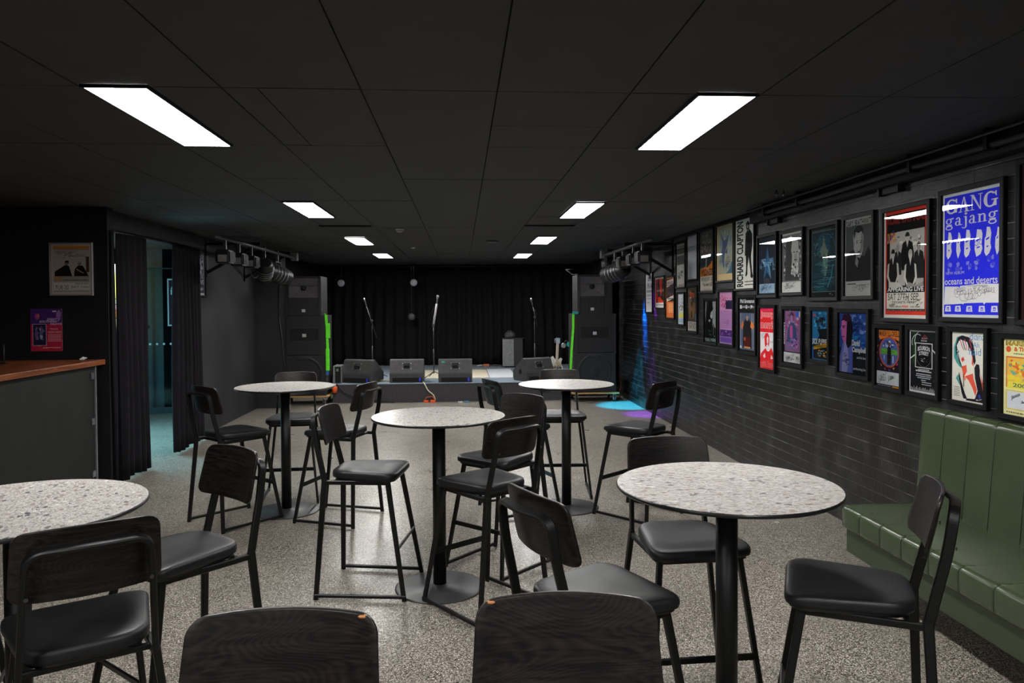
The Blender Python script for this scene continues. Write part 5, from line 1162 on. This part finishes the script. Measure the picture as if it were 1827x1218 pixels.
def aQ1(A):
    A.R(0, 0, 1, 1, '#b5b8bf'); A.M(.03, .66, .97, .97, 40, ['#8a8d95', '#d0d2d6', '#55575e'], 3, (.04, .1)); A.M(.03, .40, .97, .72, 40, ['#4a3a3a', '#d5d5d8', '#2a2428', '#8a7a70'], 4, (.05, .12))
    A.P([(.1, .25), (.2, .42), (.32, .28), (.45, .45), (.55, .28), (.7, .44), (.85, .26), (.8, .22), (.2, .22)], '#c8c040'); A.R(.08, .03, .92, .2, '#a9bccf'); A.TL(.1, .05, .9, .18, 4, '#5a7a9a', 7)
def aQ2(A):
    A.R(0, 0, 1, 1, '#4b443c'); A.M(.02, .25, .98, .98, 60, ['#5a5248', '#38332e', '#6b5a48', '#2d2c2c'], 9, (.05, .13)); A.M(.15, .75, .75, .92, 22, ['#a5482a', '#c25a30', '#8a3a22'], 10, (.08, .2))
    A.P([(.2, .3), (.15, .55), (.3, .72), (.42, .5), (.5, .62), (.62, .5), (.7, .72), (.8, .5), (.6, .28)], '#8a6a48'); A.P([(.3, .3), (.35, .5), (.5, .42), (.52, .3)], '#4a3826'); A.R(.76, .26, .95, .40, '#5a7a95')
    A.R(.04, .02, .96, .23, '#bdb9b0'); A.T('BAND', .15, .07, .85, .19, '#232323', -.01, shear=.1); A.TL(.15, .19, .5, .21, 1, '#333333', 2)
def aQ3(A):
    A.R(0, 0, 1, 1, '#2a2b2c'); A.P([(.65, .4), (.65, .97), (.97, .97), (.97, .35)], '#9a9c9c'); A.P([(.03, .45), (.05, .95), (.15, .98), (.12, .7)], '#8b8d8c'); A.P([(.1, .72), (.3, .95), (.6, .96), (.7, .8), (.6, .72), (.62, .5), (.9, .3), (.95, .12), (.05, .12), (.15, .5)], '#17181a')
    A.P([(.5, .70), (.62, .76), (.66, .62), (.56, .56), (.46, .62)], '#b9bab8'); A.R(.52, .67, .60, .68, '#222222'); A.E(.40, .52, .08, .03, '#a9aaa8'); A.line([(.6, .45), (.75, .35), (.7, .2), (.85, .15)], .010, '#7a8c86'); A.M(.2, .15, .9, .35, 16, ['#2d3a3a', '#0f1012', '#4a5654'], 4, (.05, .15))
    A.T('RUSSELL MORRIS', .03, .035, .92, .11, '#a9c4bb', .02); A.R(.03, .01, .97, .02, '#55605c')
def aQ4(A):
    A.R(0, 0, 1, 1, '#b489b0'); A.R(.04, .66, .96, .97, '#c48fae'); A.M(.04, .68, .5, .97, 26, ['#b04a7c', '#c86a98', '#9a3a6a'], 3, (.06, .16)); A.R(.45, .67, .97, .84, '#2c2440'); A.man(.58, .67, .22, '#1e1a30', '#b58aa5', '#1a1420', wd=.8); A.man(.82, .67, .22, '#252048', '#b58aa5', '#1a1420', wd=.8)
    A.TL(.06, .30, .94, .64, 13, '#8a5f9a', 5, .4); A.S(.08, .28, .9, .6, 10, '#7a3a78', 6, .006); A.R(.04, .14, .96, .27, '#4a2a6a'); A.M(.04, .14, .96, .27, 24, ['#2a1840', '#9a6ab0', '#5a3a88'], 7, (.04, .12), 1.5); A.R(.04, .02, .96, .13, '#7a58a8'); A.TL(.1, .04, .9, .11, 3, '#5a3a88', 8)
def aQ5(A):
    A.R(0, 0, 1, 1, '#1c1c1e'); A.T('Phil Emmanuel', .06, .905, .96, .975, '#dedcd6', .03); A.T('Electric Guitar Player', .06, .80, .96, .86, '#bdbbb4', .015)
    A.T('E', .05, .80, .17, .865, '#e8e6e0', .05); A.T('G', .38, .80, .50, .865, '#e8e6e0', .05); A.T('P', .70, .80, .82, .865, '#e8e6e0', .05)
    A.R(.05, .03, .95, .72, '#4b5568')
    for k in range(9): A.R(.06+k*.1, .05, .09+k*.1, .71, '#8d99ac' if k in (0, 7, 8) else '#5c6678')
    A.P([(.22, .06), (.25, .5), (.4, .62), (.6, .62), (.76, .5), (.78, .06)], '#1f1c20'); A.P([(.1, .45), (.2, .58), (.28, .5), (.2, .4)], '#c2663a'); A.P([(.68, .46), (.76, .58), (.95, .47), (.8, .42)], '#d07a3e'); A.E(.5, .62, .08, .05, '#8d7a74', 12); A.P([(.3, .08), (.32, .28), (.68, .28), (.7, .08)], '#4a1c18'); A.R(.3, .06, .7, .09, '#b58a5a'); A.R(.3, .2, .4, .26, '#b5623a'); A.E(.1, .075, .05, .03, '#e0e2e6', 14)
def aQ6(A):
    Rr = '#c9252c'
    A.R(0, 0, 1, 1, Rr); A.R(0, .95, 1, 1, '#d8305a'); 
    for (s, v0, v1) in (('jenny', .82, .945), ('morris', .665, .785)):
        A.T(s, .03, v0-.003, .985, v1+.003, '#e2ded8', .055); A.T(s, .055, v0+.004, .96, v1-.004, Rr, .018)
    A.R(.02, .02, .98, .60, '#cfd0ca'); A.S(.05, .35, .95, .59, 12, '#3a4a4a', 3, .007)
    A.P([(.30, .52), (.38, .585), (.55, .59), (.64, .53), (.64, .42), (.60, .36), (.36, .36), (.33, .42)], Rr); A.P([(.46, .50), (.52, .54), (.58, .50), (.57, .44), (.52, .40), (.48, .43)], '#dddcd6'); A.P([(.42, .36), (.52, .30), (.60, .36), (.55, .40), (.48, .40)], '#dddcd6')
    A.P([(.02, .16), (.06, .24), (.38, .34), (.5, .29), (.62, .29), (.78, .36), (.97, .22), (.98, .14), (.02, .14)], Rr); A.P([(.2, .20), (.34, .26), (.38, .19), (.3, .17)], '#dddcd6'); A.P([(.72, .17), (.78, .24), (.90, .18)], '#dddcd6')
    A.R(.02, .02, .98, .145, Rr); A.T('with band', .04, .03, .96, .135, '#d98a86', .05); A.T('with band', .06, .036, .94, .128, Rr, .018)
def aQ7(A):
    A.R(0, 0, 1, 1, '#22202a'); A.R(.08, .22, .97, .97, '#7a5478'); A.M(.08, .55, .97, .97, 30, ['#a0688a', '#b888a8', '#6a4468', '#8c3a5a'], 3, (.05, .13)); A.R(.68, .86, .84, .96, '#2a58b0'); A.R(.85, .86, .97, .96, '#b9b29a')
    A.P([(.34, .9), (.42, .96), (.54, .93), (.58, .82), (.52, .78), (.36, .80)], '#2b2030'); A.E(.46, .83, .09, .065, '#8c5a88', 16); A.P([(.2, .42), (.26, .66), (.38, .76), (.58, .76), (.7, .64), (.74, .44), (.5, .36)], '#2f4468'); A.P([(.36, .48), (.36, .7), (.5, .7), (.52, .46)], '#a84a80')
    A.M(.1, .25, .95, .52, 34, ['#b078b0', '#3a2c4a', '#8a5a98', '#d0a0d0', '#55688c'], 6, (.05, .13)); A.T('BORICH', .02, .35, .075, .75, '#c9c5c8', .02, rot=True)
    A.R(.02, .02, .98, .20, '#bfc0bc'); A.S(.05, .03, .95, .19, 18, '#20242a', 8, .011)
def aQ8(A):
    A.R(0, 0, 1, 1, '#2a6f9a'); A.M(.02, .55, .98, .98, 40, ['#3f8fc0', '#1d4c70', '#5ab0d8', '#2a3a4a'], 4, (.05, .14)); A.P([(.35, .62), (.95, .65), (.95, .4), (.5, .45)], '#1c1d22'); A.P([(.02, .28), (.5, .5), (.98, .45), (.98, .02), (.02, .02)], '#17181d')
    A.E(.15, .90, .07, .035, '#c03a30', 10); A.S(.15, .66, .95, .95, 10, '#1a2026', 4, .02); A.T('SICK PUPPIES', .02, .31, .96, .43, '#d8d6d0', .03, shear=.15)
    A.P([(.1, .2), (.12, .27), (.97, .36), (.97, .28)], '#d09a2a'); A.T('BANANAROCK', .14, .24, .94, .31, '#231c10', .02, shear=.1); A.M(.3, .04, .95, .22, 22, ['#c08a2a', '#2a6f9a', '#d8b050', '#58a0c8'], 9, (.06, .16)); A.R(.02, .02, .1, .25, '#2a5fb0')
def aQ9(A):
    A.R(0, 0, 1, 1, '#16181f'); A.R(.02, .42, .98, .99, '#2c4f94'); A.M(.3, .62, .98, .99, 40, ['#5a7cc0', '#3a5fa8', '#7a94c8', '#2a4a90'], 3, (.06, .16)); A.M(.35, .44, .98, .66, 26, ['#1c6aa8', '#0f3f78', '#2a88c0'], 4, (.06, .14))
    A.P([(.02, .02), (.04, .28), (.14, .50), (.22, .56), (.3, .6), (.5, .42), (.5, .02)], '#6a70b8'); A.P([(.10, .62), (.10, .86), (.14, .93), (.36, .94), (.44, .8), (.42, .6), (.28, .47), (.2, .48), (.14, .55)], '#c060a0'); A.P([(.26, .44), (.30, .94), (.44, .93), (.50, .8), (.48, .5), (.36, .42)], '#1b1720')
    A.P([(.1, .86), (.16, .97), (.36, .99), (.46, .92), (.4, .85), (.22, .86)], '#3a1c30'); A.P([(.10, .62), (.09, .70), (.06, .715), (.10, .79), (.10, .86), (.2, .88), (.26, .80), (.27, .60), (.2, .53)], '#d070ac'); A.P([(.13, .785), (.24, .79), (.24, .775), (.13, .768)], '#3a1230'); A.E(.17, .755, .035, .012, '#2a1026', 12); A.P([(.10, .60), (.20, .61), (.19, .595), (.11, .588)], '#7a2050'); A.P([(.08, .70), (.12, .73), (.13, .67)], '#b05898'); A.R(.13, .60, .22, .612, '#6a2050'); A.P([(.14, .3), (.22, .54), (.32, .42), (.36, .2), (.3, .02), (.1, .02)], '#a2a0d0'); A.S(.04, .04, .42, .42, 16, '#2a2a5a', 6, .010); A.P([(.42, .44), (.47, .5), (.5, .3), (.48, .02), (.42, .02)], '#5a68c0'); A.S(.45, .62, .97, .96, 20, '#16204a', 7, .010)
    A.T('David', .47, .465, .74, .565, '#e6e4e8', .06); A.T('Campbell', .47, .34, .96, .45, '#e6e4e8', .06); A.T('and his band', .64, .265, .96, .305, '#c9c7ce', .02); A.T('performing live', .52, .07, .95, .12, '#d8d6dc', .025)
def aQ10(A):
    A.R(0, 0, 1, 1, '#1c1424'); O = '#cf7a2a'
    A.P([(.1, .84), (.10, .965), (.95, .965), (.97, .72), (.90, .80), (.52, .87), (.15, .80)], O); A.T('MARSHALL OKELL', .12, .865, .92, .955, '#3a1c14', .02)
    A.E(.52, .60, .41, .265, '#b8502e', 36); A.E(.52, .60, .37, .24, '#4f5f9a', 36); A.M(.24, .66, .80, .80, 24, ['#2a3f88', '#8fa0c8', '#1c2a5a', '#c9d2e2'], 3, (.06, .16)); A.P([(.18, .56), (.2, .66), (.86, .64), (.88, .56)], '#5f9a3a'); A.M(.2, .55, .86, .65, 18, ['#7ab84a', '#3f7a2a'], 5, (.05, .15))
    for k in range(7): A.R(.22+.09*k, .42 if 1 < k < 6 else .47, .26+.09*k, .54, '#a5acc4' if k % 2 else '#4a5684')
    A.P([(.44, .38), (.46, .66), (.52, .72), (.60, .66), (.62, .38)], '#15131a'); A.E(.53, .73, .05, .03, '#6a3a2a', 12)
    for i in range(16):
        a = i*PI/8; A.P([(.5+.44*math.cos(a), .60+.29*math.sin(a)), (.5+.485*math.cos(a+.08), .60+.335*math.sin(a+.08)), (.5+.47*math.cos(a+.2), .60+.30*math.sin(a+.2))], ['#5a4a9a', O, '#b0406a'][i % 3])
    A.R(.02, .04, .98, .26, '#c2c4c6'); A.S(.05, .06, .95, .24, 9, '#1c1c22', 14, .011); A.R(.65, .005, .98, .028, '#c9882a'); A.TL(.05, .005, .6, .03, 1, '#8a8890', 3)
def aQ11(A):
    A.R(0, 0, 1, 1, '#d2d3d5'); A.R(.035, .03, .965, .975, '#17181a'); Wc = '#d5d6d8'
    A.arc(.30, .80, .22, .14, 60, 200, .012, .02, Wc, 14, False); A.arc(.42, .82, .24, .17, 70, 200, .010, .02, Wc, 14, False); A.P([(.42, .86), (.55, .94), (.65, .9), (.55, .84)], '#5a2c28')
    A.T('BOOM', .45, .865, .65, .885, '#9a9ba0', .0); A.T('BOOM', .43, .825, .63, .845, '#b9babd', .02)
    A.R(.21, .40, .83, .80, Wc); A.R(.235, .412, .805, .788, '#121214'); A.E(.52, .60, .25, .175, '#0c0c0e', 20); A.arc(.52, .60, .265, .182, 0, 360, .006, .006, '#7a7b80', 30, False)
    A.T('BOURBON', .31, .665, .73, .735, Wc, .02, curve=.018); A.T('STREET', .35, .595, .70, .655, Wc, .02, curve=.014); A.M(.38, .49, .68, .57, 12, ['#c9c9cc', '#3a3a3c', '#8a8a8e'], 4, (.06, .14))
    A.line([(.04, .54), (.2, .60)], .008, Wc); A.line([(.83, .70), (.92, .66), (.96, .60)], .008, Wc)
    for v, a, c_ in ((.375, .33, .72), (.345, .24, .80), (.30, .26, .78), (.27, .24, .80), (.24, .30, .76), (.205, .44, .62)): A.TL(a, v-.010, c_, v+.008, 1, '#b9babe', int(v*1000), .8)
    A.line([(.24, .36), (.80, .352)], .003, Wc); A.TL(.46, .165, .8, .18, 1, '#b9babe', 5, .8); A.TL(.46, .13, .8, .145, 1, '#b9babe', 6, .8)
    random.seed(9)
    for k in range(24): x = .05+.038*k; A.R(x, .035, x+.018, .06+random.uniform(0, .045), '#a9abb0')
def aQ12(A):
    A.R(0, 0, 1, 1, '#cdc8be'); K = '#1d1a22'; Rr = '#cf5440'; Tl = '#3f8f8c'
    A.P([(.06, .62), (.05, .76), (.14, .92), (.3, .955), (.5, .93), (.3, .8), (.24, .6), (.34, .46), (.22, .50), (.12, .56)], Tl)
    A.P([(.12, .64), (.10, .78), (.18, .92), (.32, .95), (.52, .93), (.66, .80), (.72, .60), (.68, .54), (.60, .64), (.55, .76), (.42, .86), (.24, .84), (.16, .70)], K)
    A.P([(.16, .80), (.20, .87), (.36, .88), (.46, .82), (.40, .74), (.30, .78)], Rr); A.P([(.20, .86), (.26, .89), (.46, .86), (.60, .70), (.62, .58), (.52, .52), (.44, .54), (.34, .50), (.22, .60), (.17, .72), (.14, .80)], '#d8d0c6')
    A.P([(.17, .72), (.20, .58), (.30, .50), (.44, .53), (.46, .44), (.38, .36), (.46, .30), (.40, .28), (.34, .40), (.30, .48), (.22, .56)], Rr); A.P([(.28, .62), (.36, .65), (.34, .58), (.40, .60), (.32, .56)], Rr)
    A.E(.165, .715, .045, .020, K, 14); A.E(.165, .718, .02, .010, '#d8d0c6', 10); A.P([(.28, .60), (.38, .635), (.36, .61), (.40, .60), (.30, .58)], '#a83028')
    for k in range(6): A.line([(.24+.07*k, .90), (.30+.07*k, .80), (.36+.05*k, .74)], .006, K if k % 2 else '#b04a5a')
    A.P([(.62, .70), (.66, .52), (.60, .55)], Rr); A.P([(.44, .54), (.60, .56), (.68, .50), (.66, .36), (.74, .14), (.70, .07), (.50, .05), (.42, .16), (.40, .30), (.50, .40)], '#d4cabf'); A.P([(.38, .36), (.50, .32), (.62, .22), (.72, .10), (.76, .20), (.66, .34), (.64, .42)], Rr)
    A.P([(.20, .36), (.22, .42), (.28, .30), (.40, .12), (.48, .04), (.36, .04), (.30, .12)], K); A.P([(.12, .32), (.18, .38), (.26, .22), (.20, .26)], Tl); A.P([(.34, .40), (.36, .40), (.38, .22), (.36, .20)], K)
    A.P([(.68, .50), (.74, .56), (.82, .55), (.84, .48), (.84, .40), (.96, .16), (.98, .02), (.42, .02), (.48, .05), (.70, .06), (.78, .18), (.70, .36)], K); A.P([(.86, .44), (.99, .18), (.98, .12), (.92, .2)], Rr); A.R(.80, .08, .86, .13, '#2a3fa8')
    A.T('diana', .54, .895, .985, .995, '#3a7fb4', -.004); A.T('Ah', .64, .79, .82, .865, '#3a7fb4', -.004); A.T('naid', .52, .68, .87, .78, '#3a7fb4', -.004); A.TL(.06, .06, .25, .21, 6, '#4a4640', 4, .35); A.S(.7, .03, .95, .07, 2, '#c9c4ba', 5, .008)
def aQ13(A):
    A.R(0, 0, 1, 1, '#d6cf9a'); A.T('MARSHALL', .05, .91, .98, .975, '#2a1c16', .06); A.T('MARSHALL', .07, .915, .96, .97, '#c4a53a', .01); A.E(.12, .865, .065, .042, '#c0512a', 16); A.T('& THE FROS', .26, .84, .97, .90, '#b8562a', .05)
    A.TL(.25, .795, .95, .825, 1, '#5a7a6a', 3); A.R(.06, .36, .96, .77, '#b5512e'); A.R(.085, .375, .94, .755, '#d8a848'); A.M(.1, .44, .92, .74, 46, ['#d07a2c', '#5f9a86', '#e2c04a', '#c0602a', '#9ac07a'], 5, (.05, .12))
    A.E(.18, .49, .09, .035, '#dcbc34', 14); A.E(.36, .47, .09, .045, '#dcbc34', 16); A.E(.62, .49, .12, .045, '#d0a030', 16); A.P([(.08, .35), (.12, .44), (.9, .44), (.94, .35)], '#c9c04a'); A.T('2007', .24, .37, .70, .425, '#4a6a5a', .02)
    A.R(.06, .07, .96, .33, '#c4ae4a'); A.R(.09, .085, .94, .315, '#b9bcc4'); A.S(.12, .12, .9, .29, 7, '#23202c', 3, .013); A.TL(.08, .02, .9, .05, 1, '#6a5f3a', 4)

PO = [
 ('pale framed poster with rows of grey lettering, nearest to the stage, edged by blue light', 11.97, 11.55, 1.60, 2.205, aP1),
 ('small red and black framed poster beside the blue lit one, edged by violet light', 11.40, 10.86, 1.67, 2.12, aP2),
 ('orange and dark framed poster with a slanted white banner, third from the stage', 10.76, 10.34, 1.527, 2.10, aP3),
 ('grey framed poster covered in scribbled signatures, top row nearest to the stage', 10.23, 9.83, 1.955, 2.54, aP4),
 ('blank pale grey framed sheet in the top row', 9.73, 9.31, 2.04, 2.60, aP5),
 ('brown and grey framed poster with an orange band of jagged lettering', 9.21, 8.71, 1.87, 2.605, aP6),
 ('framed poster of a pale blue abstract painting on a tan border', 8.59, 8.055, 1.985, 2.61, aP7),
 ('white framed poster with tall black sideways lettering and a standing figure in black', 7.993, 7.468, 1.88, 2.61, aP8),
 ('dark framed poster with a blue star', 7.357, 6.938, 1.805, 2.373, aP9),
 ('black and white framed poster of a long-haired performer with a signed strip', 6.804, 6.387, 1.82, 2.358, aP10),
 ('dark teal framed poster with a pale figure in rippling water', 6.233, 5.782, 1.768, 2.348, aP11),
 ('grey framed portrait poster of a smiling short-haired person in a black shirt', 5.658, 5.267, 1.774, 2.362, aP12),
 ('black framed poster with red borders and a black and white band photo', 5.118, 4.616, 1.616, 2.350, aP13),
 ('bright blue framed poster with large white serif lettering', 4.471, 3.963, 1.631, 2.380, aP14),
 ('dark maroon framed poster cut off by the right edge of the frame', 3.815, 3.32, 1.625, 2.45, aP15),
 ('narrow pale framed poster with a jagged yellow strip, nearest the stage in the lower row', 10.163, 9.875, 1.447, 1.858, aQ1),
 ('brown framed poster with an orange title and a white note', 9.728, 9.324, 1.362, 1.934, aQ2),
 ('dark framed poster of a person in a black hat above pale green lettering', 9.029, 8.596, 1.253, 1.764, aQ3),
 ('pink and mauve framed poster with rows of small text', 8.503, 8.065, 1.268, 1.853, aQ4),
 ('black framed poster with white heading lettering over a guitarist in orange light', 7.885, 7.436, 1.220, 1.780, aQ5),
 ('red and white framed poster with a red-haired figure', 7.321, 6.970, 1.082, 1.677, aQ6),
 ('purple framed poster of a seated guitarist above a signed white strip', 6.771, 6.400, 1.176, 1.666, aQ7),
 ('blue framed poster with slanted white lettering and a yellow band', 6.207, 5.917, 1.248, 1.658, aQ8),
 ('blue framed poster with a pink-lit face in profile and white lettering', 5.748, 5.327, 1.175, 1.646, aQ9),
 ('framed poster with orange lettering over an oval picture above a signed white strip', 5.209, 4.907, 1.130, 1.541, aQ10),
 ('black framed poster with a white bordered square emblem and rows of small text', 4.810, 4.517, 1.133, 1.540, aQ11),
 ('cream framed poster with a painted woman in red and black tones and blue lettering', 4.374, 4.083, 1.132, 1.543, aQ12),
 ('yellow framed poster with a signed white panel, cut off at the right edge', 3.938, 3.647, 1.108, 1.520, aQ13)]
for i, (lb, a, b_, z0, z1, fn) in enumerate(PO):
    poster(lb, a, b_, z0, z1, fn, fw=.022 if (i < 8 or 15 <= i < 18) else .030)

def aL1(A):
    A.R(0, 0, 1, 1, '#a8a29c'); A.R(.06, .05, .94, .95, '#8b857f'); A.R(.06, .90, .94, .96, '#b9782a'); A.R(.06, .36, .94, .88, '#a39c95'); A.S(.08, .70, .9, .86, 12, '#3a3632', 3, .008)
    K = '#17120f'; sk = '#7a5f4c'
    A.P([(.08, .36), (.10, .46), (.30, .56), (.36, .59), (.44, .56), (.50, .40), (.52, .36)], K); A.E(.385, .625, .05, .045, sk, 14); A.P([(.335, .63), (.35, .67), (.43, .67), (.44, .63)], K); A.E(.17, .43, .09, .05, '#241812', 16)
    A.P([(.56, .36), (.58, .50), (.66, .57), (.78, .57), (.86, .46), (.92, .36)], K); A.E(.70, .61, .045, .042, sk, 14); A.P([(.655, .62), (.67, .655), (.74, .655), (.75, .62)], '#8a8580'); A.E(.66, .46, .08, .045, '#2a1a12', 16); A.line([(.62, .5), (.80, .42)], .008, '#a58a6a')
    A.R(.86, .44, .94, .75, '#4a3222'); A.R(.08, .26, .24, .36, '#a07a5a'); A.TL(.30, .27, .9, .30, 1, '#4a4642', 4); A.R(.06, .08, .94, .24, '#b5b0aa')
    A.T('TUE-20', .09, .10, .42, .18, '#221e1c', .0); A.T('JULY', .48, .12, .68, .17, '#221e1c', .01); A.T('7.30pm', .72, .12, .93, .165, '#221e1c', .0); A.T('FREE ENTRY', .58, .195, .92, .225, '#221e1c', .01)
poster('white-bordered poster of two seated guitarists on the dark wall above the bar', -3.815, -3.450, 1.842, 2.312, aL1, fw=.012, wall='F', framecol=mat('dull_silver_frame', (.22, .21, .21), .4), group='posters on the dark bar wall', paper='#a8a29c')
def aL2(A):
    A.R(0, 0, 1, 1, '#3c1f5c'); A.P([(0, 0), (0, .62), (1, .66), (1, 0)], '#9c1c3c'); A.M(.02, .02, .98, .14, 12, ['#b8323a', '#c08a3a', '#8a1838'], 3, (.08, .2)); A.M(.8, .66, .99, .98, 8, ['#b08a4a', '#7a5a8a'], 5, (.2, .4)); A.M(.1, .72, .3, .92, 6, ['#c0603a', '#8a3a7a'], 7, (.2, .4))
    A.T('GREAT', .52, .725, .84, .775, '#b9a5c0', .02, shear=.15); A.T('SOUTHERN', .28, .67, .84, .72, '#b9a5c0', .02, shear=.15); A.T('NIGHTS', .62, .615, .99, .66, '#b9a5c0', .02, shear=.15); A.R(.70, .92, .82, .95, '#b9a5c0')
    A.R(.06, .13, .50, .64, '#a59aa8'); A.R(.075, .14, .485, .63, '#241a34'); A.M(.1, .2, .46, .6, 18, ['#4a5a7a', '#6a3a6a', '#8a96a8', '#1a1424'], 9, (.08, .22)); A.T('FRENZAL', .62, .50, .88, .54, '#c48a94', .02); A.T('HOODOO NIGHTS', .55, .42, .97, .47, '#c48a94', .02); A.TL(.55, .22, .97, .40, 5, '#b87886', 6, .6); A.TL(.4, .07, .96, .10, 1, '#c9a08a', 7)
poster('purple and red poster pinned on the dark wall just above the bar', -4.014, -3.730, 1.312, 1.710, aL2, fw=0, wall='F', group='posters on the dark bar wall', name='wall_poster', cat='poster')
def aLW(A):
    A.R(0, 0, 1, 1, '#77757c'); A.M(.03, .4, .97, .97, 40, ['#9a98a2', '#4a4a58', '#2c3040', '#b9b7c0'], 4, (.05, .15)); A.R(.05, .05, .95, .38, '#3a3c48'); A.T('LIVE', .15, .25, .9, .36, '#b5b5bc', .02); A.S(.1, .08, .9, .22, 6, '#c9c9ce', 6, .012); A.R(.1, .02, .9, .06, '#c4c4c8')
poster('grey-toned framed poster on the left wall just past the far doorway curtain', 10.06, 10.36, 1.865, 2.455, aLW, fw=.022, wall='L', group='posters on the left wall')
# sign stuck on the glass door
dd = Vector((dX1-dX0, dY1-dY0, 0)).normalized(); p0 = Vector((dX0, dY0, 1.41))+dd*.36+Vector((0, -.012, 0))
def aDS(A):
    A.R(0, 0, 1, 1, '#b5c2c6'); A.R(.05, .03, .95, .97, '#33212c'); A.T('AR', .12, .78, .6, .90, '#a9c9cc', .03); A.T('RIG', .12, .66, .8, .77, '#a9c9cc', .03); A.M(.1, .2, .9, .64, 16, ['#5a3048', '#8fa0a8', '#40242f'], 3, (.08, .2)); A.T('E', .15, .05, .45, .16, '#a9c9cc', .03)
poster('white-bordered maroon sign on the glass door beyond the left doorway', 0, .42, 1.41, 2.175, aDS, fw=0, wall='F', group=None, name='door_sign', cat='sign', x=(tuple(p0), math.atan2(dd.y, dd.x)))
